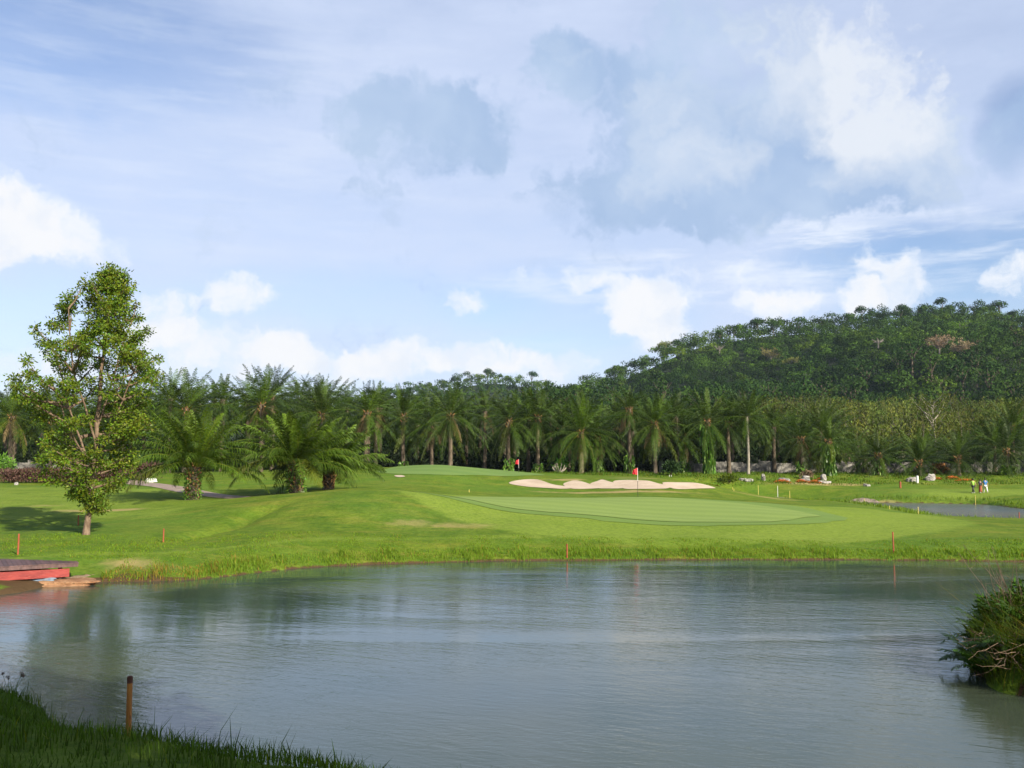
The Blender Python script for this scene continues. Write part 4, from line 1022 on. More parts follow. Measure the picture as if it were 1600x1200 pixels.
# stained concrete wall running behind the front row of palms
def wall(pxa, pxb, Y, hgt, label):
    m = MB(); n = int((pxb - pxa) / 26) + 2; pp = []
    for k in range(n):
        x = (pxa + (pxb - pxa) * k / (n - 1) - 800) / F * Y; pp.append((x, Y + .25 * sin(k * 1.7)))
    cx = pp[n // 2][0]; cz = h1(cx, Y)
    r = empty('concrete_wall', (cx, Y, cz)); tag(r, label, 'wall', 'low concrete walls behind the palms')
    posts = MB()
    for k in range(n - 1):
        (xa, ya), (xb, yb) = pp[k], pp[k + 1]; ln = math.hypot(xb - xa, yb - ya); h_ = hgt * (1 + .12 * sin(k * 2.3))
        box(m, ((xa + xb) / 2 - cx, (ya + yb) / 2 - Y, h_ / 2 - .3 + h1(xa, ya) - cz), (ln * .985, .16, h_ + .3), atan2(yb - ya, xb - xa))
        box(posts, (xa - cx, ya - Y, h_ / 2 - .2 + h1(xa, ya) - cz), (.24, .26, h_ + .5), 0)
    m.build('wall_panels', M['concrete'], r); posts.build('wall_posts', M['concrete'], r)
wall(1030, 1365, 134.5, 1.75, 'stained grey concrete wall behind the right end of the tall palms')
wall(1375, 1640, 134.5, 1.6, 'pale concrete wall behind the short palms at the right')
wall(25, 112, 126, 1.7, 'sunlit concrete wall fragment behind the dark purple hedge')
# purple brown hedge at the left
m = MB(); hr = np.random.default_rng(8)
x0, y0 = XY(10, 97); x1, y1 = XY(243, 97)
for k in range(52):
    f = k / 51; x = x0 + (x1 - x0) * f; y = y0 - .8 * f + hr.normal(0, .25); z = h1(x, y)
    hh = (1.35 + .55 * f) * hr.uniform(.85, 1.1)
    n = 420; c_ = np.stack([hr.normal(x, .42, n), hr.normal(y, .45, n), z + hh * hr.beta(1.6, 1.2, n)], 1); u = unit(hr, n); u[:, 2] = np.abs(u[:, 2]) + .5; u /= np.linalg.norm(u, axis=1)[:, None]
    t = hr.uniform(.5, 1.4, (n, 1)) * np.array([1, 1, 1.]); gk = hr.random(n) < .06; t[gk] *= np.array([.9, 2.4, .6])
    leaves(m, c_, u, hr.uniform(.14, .3, n), .09, hr, t)
hd = empty('hedge', (x0, y0, h1(x0, y0))); tag(hd, 'long low purple brown hedge below the palms at the left', 'hedge')
hm = m.build('foliage', M['hedge']); hm.parent = hd; hm.matrix_parent_inverse = hd.matrix_basis.inverted()

def shrub(name, px, Y, w_, h_, n, ls, mat, tint, label, cat='shrub', group=None, seed=0, lumps=5):
    rg_ = np.random.default_rng(seed + abs(int(px))); x, y = XY(px, Y); z = h1(x, y); m = MB(); T_ = MB()
    for k in range(lumps):
        a = rg_.uniform(0, 6.28); d = w_ * .28 * sqrt(rg_.random()); leaf_mass(m, cos(a) * d, sin(a) * d, h_ * rg_.uniform(.25, .62), (w_ * .3, w_ * .3, h_ * .4), n // lumps, ls, rg_, tint)
        tube(T_, [(0, 0, -.05), (cos(a) * d * .5, sin(a) * d * .5, h_ * .3), (cos(a) * d, sin(a) * d, h_ * .6)], [.04, .03, .015], 4, None, False)
    r = empty(name, (x, y, z)); tag(r, label, cat, group); m.build('foliage', M[mat], r); T_.build('stems', M['bark'], r); return r
shrub('shrub', -4, 108, 4.2, 2.8, 1400, .3, 'vine', (1, 1, 1), 'yellow green bush at the very left edge beside the hedge')
shrub('shrub', 1048, 122, 2.6, 1.9, 1100, .35, 'under', (1.8, 2.2, 1.6), 'dark green bush behind the right end of the bunkers')
shrub('shrub', 1112, 116, 2.2, .8, 500, .22, 'grass', (1.0, .6, .6), 'low reddish bush at the right tip of the bunkers')
shrub('shrub', 1140, 118, 2.6, 1.1, 600, .25, 'grass', (.7, .6, .6), 'brownish green bush right of the bunker tip')
shrub('shrub', 876, 128, 2.2, 2.4, 500, .4, 'vine', (.5, .7, .5), 'leafy green bush beside the pale root plate')
shrub('shrub', 1470, 129, 2.8, 1.6, 700, .35, 'palm_dry', (1.4, .9, .5), 'orange brown withered bush under the short palms')
shrub('shrub', 1575, 126, 2.4, 1.3, 500, .35, 'vine', (1.1, .9, .5), 'yellow green bush before the pale wall at the right edge')
shrub('dry_bush', 1262, 121.5, 1.8, 1.5, 420, .25, 'twig', (1, 1, .9), 'wispy dry bush above the orange flowers')
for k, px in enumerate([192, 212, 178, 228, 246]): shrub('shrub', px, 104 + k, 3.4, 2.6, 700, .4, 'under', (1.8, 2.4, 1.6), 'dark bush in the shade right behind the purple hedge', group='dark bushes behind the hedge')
# pale root plate of a fallen palm
rp = MB(); rg_ = np.random.default_rng(4)
for k in range(16):
    a = rg_.uniform(-1.2, 1.2); limb(rp, (0, 0, .1), (sin(a) * 1.1, rg_.normal(0, .3), .25 + cos(a) * 1.3), .12, .04, rg_, .1, 4, 5)
x, y = XY(874, 125); o_ = rp.build('root_plate', M['pale_bark']); o_.location = (x, y, h1(x, y)); tag(o_, 'pale splayed root plate at the edge of the palms left of the bunkers', 'roots')
# weeds and uneven grass along the foot of the palms
m = MB(); n = 15000; px = urng.uniform(560, 1640, n); Y = urng.uniform(117, 133, n); k = (px > 830) | (Y > 128); px, Y = px[k], Y[k]
x = (px - 800) / F * Y; z = H(x, Y); cl = (np.sin(x * 1.1 + np.sin(Y)) + np.sin(x * .37 + Y * .5)) * .25 + .6
blades(m, x, Y, z, urng.uniform(.12, .5, len(x)) * cl, urng.uniform(.06, .14, len(x)), urng, np.stack([urng.uniform(.5, .9, len(x)), urng.uniform(.5, .9, len(x)), urng.uniform(.5, .9, len(x))], 1), .6)
tag(m.build('weeds', M['grass']), 'rough weedy grass at the foot of the palms', 'weeds', kind='stuff')

# ------------------------------------------------------------------ grass on the banks
grng = np.random.default_rng(21)
m = MB(); n = 210000
x = grng.uniform(-26, 42, n); Y = grng.uniform(33, 46.5, n); zz, a1, a2 = H(x, Y, True)
keep = (a1 > .02) & (grng.random(n) < np.where(a1 < 1.6, 1, np.where(a1 < 3.5, .75, .45))) & (np.abs(800 + F * x / Y - 800) < 840)
keep &= ~((x < -15.9) & (Y < 37))          # under and before the jetty
x, Y, zz, a1 = x[keep], Y[keep], zz[keep], a1[keep]
clump = .65 + .35 * np.sin(x * 2.1 + 1.7 * np.sin(x * .9)) + .25 * np.sin(x * 5.3 + Y * 3)
hh = np.where(a1 < 1.8, grng.uniform(.10, .30, len(x)), grng.uniform(.04, .10, len(x))) * clump.clip(.35, 1.3)
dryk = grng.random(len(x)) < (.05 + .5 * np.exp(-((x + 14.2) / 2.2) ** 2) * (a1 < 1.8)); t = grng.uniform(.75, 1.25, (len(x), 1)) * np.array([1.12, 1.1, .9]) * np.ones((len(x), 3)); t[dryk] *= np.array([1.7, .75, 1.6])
blades(m, x, Y, zz - .01, hh, grng.uniform(.018, .035, len(x)), grng, t, .7)
tag(m.build('bank_grass', M['grass']), 'longer sunlit grass along the far bank of the pond', 'grass', kind='stuff')
# second pond's rim
m = MB(); n = 26000; x = grng.uniform(24, 66, n); Y = grng.uniform(64, 108, n); zz, a1, a2 = H(x, Y, True); k = (a2 > .1) & (a2 < 2.2); x, Y, zz = x[k], Y[k], zz[k]
blades(m, x, Y, zz, grng.uniform(.12, .45, len(x)), grng.uniform(.04, .08, len(x)), grng, grng.uniform(.7, 1.15, (len(x), 1)) * np.array([1.05, 1, .9]), .6)
tag(m.build('pond_rim_grass', M['grass']), 'long grass fringing the small second pond', 'grass', kind='stuff')
# near left bank, its shade deepened by darker blade tints
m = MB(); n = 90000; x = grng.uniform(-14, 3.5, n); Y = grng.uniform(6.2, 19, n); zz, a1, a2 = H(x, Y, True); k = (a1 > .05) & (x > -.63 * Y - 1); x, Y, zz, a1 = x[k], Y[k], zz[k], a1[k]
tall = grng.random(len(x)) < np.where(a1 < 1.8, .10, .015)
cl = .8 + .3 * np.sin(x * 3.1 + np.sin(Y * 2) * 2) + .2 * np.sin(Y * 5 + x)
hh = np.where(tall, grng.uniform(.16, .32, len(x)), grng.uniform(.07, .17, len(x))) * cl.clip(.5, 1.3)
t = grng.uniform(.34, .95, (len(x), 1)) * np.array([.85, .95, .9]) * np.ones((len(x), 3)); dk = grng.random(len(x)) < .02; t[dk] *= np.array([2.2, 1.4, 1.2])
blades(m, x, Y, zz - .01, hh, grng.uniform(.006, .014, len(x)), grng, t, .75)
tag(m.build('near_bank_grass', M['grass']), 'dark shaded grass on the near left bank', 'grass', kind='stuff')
# sedges with seed heads
def sedge(px, py, Y, h_, label, n=5, seed=0):
    rg_ = np.random.default_rng(seed + abs(int(px))); x, y = XY(px, Y, 1180); z = h1(x, y); r = empty('sedge', (x, y, z)); tag(r, label, 'sedge', 'seeding sedges on the near bank')
    S_ = MB(); Hd = MB(); mb = MB()
    for k in range(n):
        a = rg_.uniform(0, 6.28); d = h_ * rg_.uniform(.1, .5); p2 = np.array([cos(a) * d, sin(a) * d, h_ * rg_.uniform(.75, 1)])
        tube(S_, [(0, 0, -.02), p2 * np.array([.35, .35, .55]), p2], [.004, .0035, .002], 4, (.6, .8, .7), False)
        Hd = MB()
        for q_ in range(5):
            e = p2 + rg_.normal(0, .009, 3); c_ = e + unit(rg_, 14) * .011; leaves(Hd, c_, unit(rg_, 14), .018, .007, rg_, (1, 1, 1))
            tube(S_, [p2 - (0, 0, .02), e], [.002, .0015], 4, (.6, .8, .7), False)
        Hd.build('seed_head', M['twig'], r)
    nb_ = 10; blades(mb, rg_.normal(0, .03, nb_), rg_.normal(0, .03, nb_), np.full(nb_, -.01), rg_.uniform(.4, .9, nb_) * h_, np.full(nb_, .012), rg_, (.6, .75, .8), 1.0)
    S_.build('stems', M['grass'], r); mb.build('leaves', M['grass'], r)
for px, Y, h_, lab in [(308, 10.0, .42, 'tallest seeding sedge right of the near orange stake'), (352, 9.9, .40, 'seeding sedge with two dark heads, second right of the near stake'), (236, 10.2, .36, 'leafy sedge just right of the foot of the near stake'),
                       (400, 9.8, .30, 'short sedge on the bank below the calm blue water'), (440, 9.8, .34, 'upright sedge near the lower end of the near bank'), (478, 9.8, .28, 'sedge with drooping head near the end of the near bank'), (540, 9.9, .26, 'last thin sedge at the right end of the near bank'), (12, 13.0, .55, 'tall dark sedge at the left edge of the near bank')]:
    sedge(px, 0, Y, h_, lab)

# right bank: long grass, ferns, dead branches
m = MB(); n = 26000; x = grng.uniform(9.6, 16, n); Y = grng.uniform(13.5, 25, n); zz, a1, a2 = H(x, Y, True); k = (a1 > -.05) & (grng.random(n) < np.where(a1 < 1.5, 1, .5)); x, Y, zz, a1 = x[k], Y[k], zz[k], a1[k]
gk = np.sin(x * 2.3 + 1) * np.sin(Y * 1.9) ; hh = grng.uniform(.3, .95, len(x)) * (1 + .5 * gk)
t = grng.uniform(.25, .85, (len(x), 1)) * np.array([.95, .9, .8]) * np.ones((len(x), 3)); dk = grng.random(len(x)) < .12 + .5 * ((x > 10.6) & (Y < 19.2)); t[dk] *= np.array([2.2, 1.1, 2.2]); blades(m, x, Y, zz.clip(0), hh, grng.uniform(.008, .02, len(x)), grng, t, 1.5)
tag(m.build('right_bank_grass', M['grass']), 'long drooping grass on the near right bank', 'grass', kind='stuff')
def fern(x, y, z, label, n=16, L=.9, seed=0, tint=(1, 1, 1)):
    rg_ = np.random.default_rng(seed); m = MB(); r = empty('fern', (x, y, z)); tag(r, label, 'fern', 'ferns on the right bank'); st_ = MB()
    for k in range(n):
        P_, V, Fq = frond_quads(rg_, L * rg_.uniform(.7, 1.15), R(rg_.uniform(35, 80)), R(rg_.uniform(60, 110)), k * 2.4, 26, .03, .17, .15, rg_.normal(0, 1))
        t = rg_.uniform(.6, 1.2); m.add(V, Fq, np.array(tint) * t); tube(st_, P_, np.linspace(.008, .003, len(P_)), 4, np.array(tint) * t * .8, False)
    m.build('fronds', M['vine'], r); st_.build('stalks', M['grass'], r)
fr = np.random.default_rng(31); FL = ['pale fern arching highest on the right bank', 'fern hanging over the tip of the right bank', 'broad fern in the middle of the right bank', 'fern at the right edge of the photo on the bank', 'dark fern behind the others on the right bank', 'fern low over the water on the right bank', 'small fern beside the dead branches', 'fern at the top of the right bank', 'fern between grass and twigs on the right bank']
for k, (px, Y, L) in enumerate([(1545, 20.2, 1.05), (1512, 19.8, .8), (1580, 20.8, 1.1), (1600, 19.8, 1.0), (1570, 22.5, 1.0), (1530, 18.9, .7), (1560, 19.2, .8), (1600, 22.5, 1.2), (1590, 18.6, .8)]):
    x, y = XY(px, Y, 990); fern(x, y, max(h1(x, y), .05) + .1, FL[k], 20, L, k, (.36, .42, .30))
for k, (px, Y, w_, h_) in enumerate([(1572, 20.8, 1.5, .9), (1606, 21.3, 1.6, 1.3), (1596, 19.8, 1.1, .6), (1545, 20.4, 1.0, .55)]):
    shrub('shrub', px, Y, w_, h_, 1500, .12, 'wood_leaf', (1.0, 1.2, .6), ['dark dense bush behind the ferns of the right bank', 'tallest dark bush at the right edge of the photo', 'low dark bush above the dead branches', 'small dark bush at the tip of the right bank'][k])
db = MB(); rg_ = np.random.default_rng(12)
bx0, by0 = XY(1585, 18.6, 1010); bz0 = h1(bx0, by0)
for k in range(110):
    p0 = np.array([rg_.uniform(-.7, 1.0), rg_.uniform(-.9, .6), rg_.uniform(0, .5)]); d = np.array([rg_.uniform(-1, .4), rg_.uniform(-1, .3), rg_.uniform(-.4, .35)]); limb(db, p0, p0 + d * rg_.uniform(.4, 1.0), .008, .002, rg_, .15, 6, 4, (rg_.uniform(.6, 1.2),) * 3)
o_ = db.build('dead_branches', M['twig']); o_.location = (bx0, by0, bz0); tag(o_, 'heap of pale brown dead branches hanging over the right bank', 'branches')
for k, (px, py, Y, hh_, lab) in enumerate([(1558, 900, 20.5, 1.9, 'bent straw coloured dead stem rising above the right bank'), (1592, 900, 21, 2.0, 'dark arching bare twigs at the right edge over the water')]):
    x, y = XY(px + 14, Y, 950); wt = MB(); z = h1(x, y)
    for q_ in range(9 if k else 5):
        a = pi + rg_.normal(0, .5); e = np.array([cos(a) * rg_.uniform(.3, 1.5) * (1 if k else .35), rg_.normal(0, .3), hh_ * rg_.uniform(.7, 1.05)]); P_ = limb(wt, (0, 0, 0), e, .012, .004, rg_, .12, 8, 4)
        limb(wt, P_[-1], P_[-1] + np.array([.12, 0, -.25]), .004, .002, rg_, .1, 4, 4)
        for w__ in range(4): limb(wt, P_[3 + w__], P_[3 + w__] + rg_.normal(0, .16, 3), .004, .002, rg_, .1, 3, 4)
    o_ = wt.build('dead_weed', M['twig' if not k else 'bark']); o_.location = (x, y, z); tag(o_, lab, 'weed')

# ------------------------------------------------------------------ stakes, flags
def stake(px, py, Y, hpx, mat, label, r=.035, name='marker_stake', cap=False, zt=None, tilt=0.0, group='coloured marker stakes'):
    x, y = XY(px, Y, py); z = h1(x, y); h_ = hpx / F * Y
    top = at(px, py - hpx, Y)[2]; h_ = max(top - z, .25)
    o_ = empty(name, (x, y, z)); o_.rotation_euler = (rnd.uniform(-.03, .03), tilt, 0); tag(o_, label, 'stake', group)
    tube(MB(), [(0, 0, -.2), (0, .003, h_ * .5), (0, 0, h_ * (.93 if cap else 1))], [r, r * .98, r * .95], 10).build('post', M[mat], o_, False)
    if cap: tube(MB(), [(0, 0, h_ * .93), (0, 0, h_ * .985), (0, 0, h_)], [r * 1.02, r * 1.03, r * .8], 10).build('cap', M['stake_cap'], o_)
    return o_
stake(200, 1168, 10.35, 111, 'stake_near', 'weathered orange stake standing in the shaded grass of the near bank', .031, cap=True, tilt=-.015, group=None)
for px, py, Y, hp, mt, lab in [(28, 863, 37.5, 29, 'stake_red', 'orange stake at the left edge behind the red jetty'), (122, 824, 52, 19, 'stake_red', 'dull orange stake in the shadow of the broadleaf tree'), (255, 848, 44.5, 22, 'stake_red', 'orange stake on the lawn right of the broadleaf tree'),
    (886, 868, 42.2, 18, 'stake_red', 'faded orange stake in the bank grass at the middle of the far bank'), (1396, 855, 43.2, 24, 'stake_red', 'bright orange stake on the far bank at the right'), (1593, 816, 66, 16, 'stake_red', 'orange stake at the right edge beside the small pond'),
    (733, 772, 84, 7, 'stake_yellow', 'small yellow orange stake left of the near green'), (1435, 807, 73, 15, 'stake_yellow', 'tall yellow stake standing by the grassy tip of the small pond'), (1390, 800, 84, 10, 'stake_yellow', 'yellow stake at the narrow end of the small pond'), (1351, 788, 103, 9, 'stake_yellow', 'yellow stake right of the footbridge near the pond end'),
    (1524, 784, 99, 10, 'stake_yellow', 'yellow stake on the far rim below the golfers'), (1234, 776, 103, 9, 'stake_yellow', 'yellow stake just right of the footbridge'), (1147, 776, 100, 8, 'stake_yellow', 'yellow stake just left of the footbridge'), (1215, 766, 112, 7, 'white', 'thin white stake below the stones'),
    (1145, 770, 104, 7, 'stake_yellow', 'yellow stake beyond the left end of the footbridge'), (1185, 766, 112, 8, 'stake_yellow', 'faint yellow stake between footbridge and stones')]:
    stake(px, py, Y, hp, mt, lab, .035 if mt == 'stake_red' else .03)
stake(1046, 753, 119, 6, 'white', 'left one of two thin white stakes by the dark green bush', .03); stake(1049, 753, 119, 6, 'white', 'right one of two thin white stakes by the dark green bush', .03)
def flagstick(px, Y, toppy, label, fw=.62, fh=.52, side=-1, split=.55, low='black', up='white'):
    x, y = XY(px, Y, toppy + 30); z = h1(x, y) + .04; h_ = at(px, toppy, Y)[2] - z
    r = empty('flagstick', (x, y, z)); tag(r, label, 'flag')
    tube(MB(), [(0, 0, -.1), (0, 0, h_ * split)], [.018, .018], 8).build('lower_pole', M[low], r); tube(MB(), [(0, 0, h_ * split), (0, 0, h_)], [.017, .015], 8).build('upper_pole', M[up], r)
    m = MB(); nu, nv_ = 10, 8; vs = []
    for i_ in range(nu + 1):
        for j_ in range(nv_ + 1):
            u_, v_ = i_ / nu, j_ / nv_; tri = (1 - .30 * u_)
            vs.append((side * u_ * fw * .62, .07 * sin(u_ * 7 + v_ * 2) * u_, h_ - v_ * fh * 1.25 * tri - .42 * u_ * (1 - v_ * .35) * fh))
    vs = np.array(vs); i_ = np.arange(nu)[:, None] * (nv_ + 1); j_ = np.arange(nv_)[None]; f = np.stack([i_ + j_, i_ + j_ + 1, i_ + j_ + nv_ + 2, i_ + j_ + nv_ + 1], -1).reshape(-1, 4)
    th = np.array([0, .006, 0]); m.add(vs - th, f); m.add(vs + th, f[:, ::-1]); m.build('flag_cloth', M['flag'], r, True)
    return r
flagstick(996.5, 68.5, 731, 'red flag on its stick standing on the near putting green', .6, .42)
flagstick(810.5, 108, 717.5, 'smaller red flag on the far green in front of the dark palms', .62, .5, -1, .35, 'black', 'white')

# ------------------------------------------------------------------ jetty
def jetty():
    C0 = np.array([-16.35, 33.95]); d = np.array([-2.2, -1.4]); d /= np.linalg.norm(d); nrm = np.array([d[1], -d[0]])          # along the front edge, and inland
    if nrm[1] < 0: nrm = -nrm
    zt = .80; ang = atan2(d[1], d[0]); r = empty('jetty', (C0[0], C0[1], 0)); tag(r, 'red timber jetty with brown deck boards at the left bank', 'jetty')
    pl = MB(); w_ = .145; rg_ = np.random.default_rng(2)
    for k in range(58):
        s_ = (k + .5) * (w_ + .008); dep = min(3.6, .55 + s_ * 1.05 + .0); c_ = d * s_ + nrm * dep / 2 + nrm * rg_.uniform(-.012, .012)
        box(pl, (c_[0], c_[1], zt - .02 + rg_.uniform(-.003, .003)), (w_, dep, .04), ang, (rg_.uniform(.7, 1.25),) * 3)
    pl.build('deck_boards', M['deck'], r)
    L = 58 * (w_ + .008)
    def beam(off, z0, z1, th, name, a=.12, mat='red_paint', L=L):
        s0 = d * a + nrm * off; s1_ = d * L + nrm * off; c_ = (s0 + s1_) / 2; m = MB(); box(m, (c_[0], c_[1], (z0 + z1) / 2), (L - a, th, z1 - z0), ang); m.build(name, M[mat], r)
    beam(.03, zt - .155, zt - .045, .05, 'edge_board', .02, 'deck')
    beam(.13, zt - .52, zt - .215, .08, 'front_beam', .30)
    beam(.9, zt - .5, zt - .16, .08, 'inner_beam', 1.2); beam(2.2, zt - .5, zt - .16, .08, 'inner_beam', 2.4)
    for k in range(6):
        p_ = d * (.6 + k * 1.6) + nrm * .28; m = MB(); tube(m, [(p_[0], p_[1], -.6), (p_[0], p_[1], zt - .16)], [.08, .08], 8); m.build('pile', M['palm_bark'], r)
jetty()
def lump(name, px, py, z, size, mat, label, cat, rot=0, group=None, seed=0, rgh=.16, n=10):
    x, y = P0(px, py, z); o_ = rock(MB(), (0, 0, 0), size, np.random.default_rng(seed + abs(int(px))), n, rgh).build(name, M[mat], None, True); o_.location = (x, y, z); o_.rotation_euler = (0, 0, rot); tag(o_, label, cat, group); return o_
lump('clay_ledge', 40, 913, .02, (4.6, 1.6, .34), 'clay', 'orange clay ledge at the water line under the jetty', 'clay', .12, rgh=.13, n=16)
lump('sack', 96, 905, .12, (1.3, .4, .14), 'sandbag', 'longest pale sack at the water line below the jetty', 'sack', .15, 'sacks along the water line below the jetty')
lump('sack', 122, 902.5, .13, (.8, .35, .14), 'sandbag', 'pale sack nearest the grass bank below the jetty', 'sack', .35, 'sacks along the water line below the jetty')
lump('sack', 72, 907.5, .12, (.8, .4, .14), 'red_sack', 'reddish sack between blue sack and pale sacks', 'sack', .1, 'sacks along the water line below the jetty')
lump('sack', 66, 905.0, .22, (.85, .45, .14), 'blue_sack', 'blue grey sack lying on top below the jetty', 'sack', .05, 'sacks along the water line below the jetty')
lump('sack', 38, 911.0, .10, (1.3, .55, .16), 'sandbag', 'flat slab leftmost at the water line below the jetty', 'slab', .05, 'sacks along the water line below the jetty')
lump('stone', 140, 901, .12, (.35, .25, .16), 'sandbag', 'small pale stone where sacks end and the grass bank begins', 'stone', .3)

# ------------------------------------------------------------------ footbridge
x0, y0 = XY(1153, 104.5); x1, y1 = XY(1216, 104.0); cx, cy = (x0 + x1) / 2, (y0 + y1) / 2; zb_ = .62
fb = empty('footbridge', (cx, cy, 0)); tag(fb, 'flat dark footbridge over the narrow channel beyond the near green', 'bridge')
L = math.hypot(x1 - x0, y1 - y0); m = MB()
for k in range(26): box(m, (-L / 2 + (k + .5) * L / 26, 0, zb_), (L / 26 * .93, 1.9, .07), 0, (rnd.uniform(.7, 1.2),) * 3)
m.build('deck', M['bark'], fb)
for s_ in (-1, 1): box(MB(), (0, s_ * .8, zb_ - .16), (L, .12, .24)).build('beam', M['palm_bark'], fb)
for s_ in (-1, 1):
    for q_ in (-1, 1): tube(MB(), [(s_ * L * .4, q_ * .8, -.7), (s_ * L * .4, q_ * .8, zb_ - .05)], [.09, .09], 8).build('pile', M['palm_bark'], fb)

# ------------------------------------------------------------------ stones and flower beds
def stone(px, Y, size, mat, label, dz=0.0, rot=0.0):
    x, y = XY(px, Y, 752); o_ = rock(MB(), (0, 0, size[2] * .32), size, np.random.default_rng(int(px * 3 + Y)), 6, .12).build('stone', M[mat], None, False); o_.location = (x, y, h1(x, y) + dz); o_.rotation_euler = (0, 0, rot); tag(o_, label, 'stone', 'stones on the lawn before the palms'); return o_
for a in [(1161, 119, (.9, .6, .35), 'stone', 'left small white stone right of the bunkers'), (1170, 118.5, (1.0, .6, .4), 'stone', 'right low white stone of the pair right of the bunkers'), (1193, 120, (.55, .5, .75), 'dark_stone', 'upright dark stone with white top between bunkers and flowers'),
          (1192.5, 120.1, (.42, .4, .4), 'stone', 'white top stone on the upright dark stone', .5), (1222, 119.6, (.9, .6, .55), 'dark_stone', 'dark stone behind the left orange flower bed'), (1230, 119.4, (.8, .6, .5), 'stone', 'pale stone right of the dark stone in the left flower bed'),
          (1258, 119.5, (1.2, .8, .6), 'dark_stone', 'brown rounded stone in the middle orange flower bed'), (1259.5, 120.1, (.9, .5, .3), 'stone', 'pale flat stone on top of the brown rounded stone', .45), (1287, 120.5, (.7, .6, 1.1), 'stone', 'tall white stone in the right orange flower bed'), (1291, 118.6, (1.1, .6, .35), 'stone', 'low grey stone in front of the tall white stone'),
          (1282, 118.7, (.8, .5, .4), 'stone', 'low pale stone left of the low grey stone'), (1352, 116, (.5, .4, .4), 'dark_stone', 'small dark stone alone on the lawn'), (1356, 115.8, (.5, .4, .3), 'stone', 'small white stone beside the lone dark stone'),
          (1421, 120, (.8, .6, .6), 'dark_stone', 'dark stone at the left of the rock pile'), (1426, 120.2, (1.0, .7, .7), 'stone', 'pale rock in the rock pile beside the white post'), (1430, 120.6, (.7, .5, .6), 'stone', 'second pale rock touching the white post'), (1452, 121, (1.0, .7, .6), 'dark_stone', 'dark leaning stone right of the white post'),
          (1455.5, 121.2, (.9, .6, 1.0), 'stone', 'white leaning stone behind the dark leaning one'), (237, 93.5, (.95, .6, .5), 'white', 'rounded white marker stone at the end of the purple hedge'), (26, 93, (.35, .3, .35), 'stone', 'small pale stone before the left part of the hedge')]: stone(*a)
x, y = XY(1433, 119); tag(tube(MB(), [(x, y, h1(x, y) - .1), (x, y, h1(x, y) + .9), (x, y, h1(x, y) + .96)], [.15, .15, .12], 14).build('white_post', M['white']), 'thick white post standing at the right of the rock pile', 'post')
x, y = XY(1406, 113); tag(tube(MB(), [(x, y, h1(x, y) - .1), (x, y, h1(x, y) + .72), (x, y, h1(x, y) + .8)], [.12, .12, .09], 12).build('orange_post', M['stake_red']), 'short thick orange post left of the rock pile', 'post')
def flowers(px, Y, w_, dep, label, dens=1.0, seed=0):
    rg_ = np.random.default_rng(seed + abs(int(px))); x, y = XY(px, Y, 752); r = empty('flower_bed', (x, y, h1(x, y))); tag(r, label, 'flowers', 'orange flower beds on the lawn')
    n = int(240 * w_ * dens); qx = rg_.uniform(-w_ / 2, w_ / 2, n); qy = rg_.uniform(-dep / 2, dep / 2, n); e_ = 1 - (qx / (w_ / 2)) ** 2 * .8
    c_ = np.stack([qx, qy, rg_.uniform(.05, .42, n) * e_], 1); A = MB(); leaves(A, c_, unit(rg_, n), rg_.uniform(.08, .16, n), .09, rg_, rg_.uniform(.6, 1.3, (n, 1)) * np.ones(3)); A.build('blossoms', M['flower'], r)
    B_ = MB(); blades(B_, rg_.uniform(-w_ / 2, w_ / 2, n), rg_.uniform(-dep / 2, dep / 2, n), np.zeros(n), rg_.uniform(.1, .35, n), np.full(n, .04), rg_, (.7, .7, .7), .8); B_.build('leaves', M['grass'], r)
flowers(1222, 118.6, 1.9, 1.2, 'orange flowers round the dark stone, left bed'); flowers(1253, 119, 1.3, 1.2, 'orange flowers left of the brown rounded stone'); flowers(1273, 118.6, 1.6, 1, 'orange flowers between the brown and the tall white stone')
flowers(1281, 120.8, 1.0, .8, 'orange flowers beside the tall white stone'); flowers(1464, 121.5, 1.5, .8, 'thin orange flowers right of the white leaning stone', .5); flowers(1488, 122, 1.7, .9, 'low bed of orange flowers left of the golfers', .8); flowers(1508, 120, 2.6, .7, 'sparse orange flowers just left of the golfers', .3)

# ------------------------------------------------------------------ golfers
def skin_mesh(name, pts, edges, mat, sub=1):
    me = bpy.data.meshes.new(name); me.from_pydata([p_[0] for p_ in pts], edges, []); o_ = bpy.data.objects.new(name, me); col.objects.link(o_)
    o_.modifiers.new('s', 'SKIN'); sk_ = me.skin_vertices[0].data
    for v_, p_ in zip(sk_, pts): r_ = p_[1]; v_.radius = (r_, r_) if not isinstance(r_, tuple) else r_
    sk_[0].use_root = True
    if sub: o_.modifiers.new('u', 'SUBSURF').levels = sub
    dg = bpy.context.evaluated_depsgraph_get(); out = bpy.data.meshes.new_from_object(o_.evaluated_get(dg)); bpy.data.objects.remove(o_)
    at_ = out.attributes.new('tint', 'FLOAT_COLOR', 'FACE'); at_.data.foreach_set('color', np.ones(len(out.polygons) * 4, np.float32))
    out.materials.clear(); out.materials.append(mat)
    for p_ in out.polygons: p_.use_smooth = True
    return out
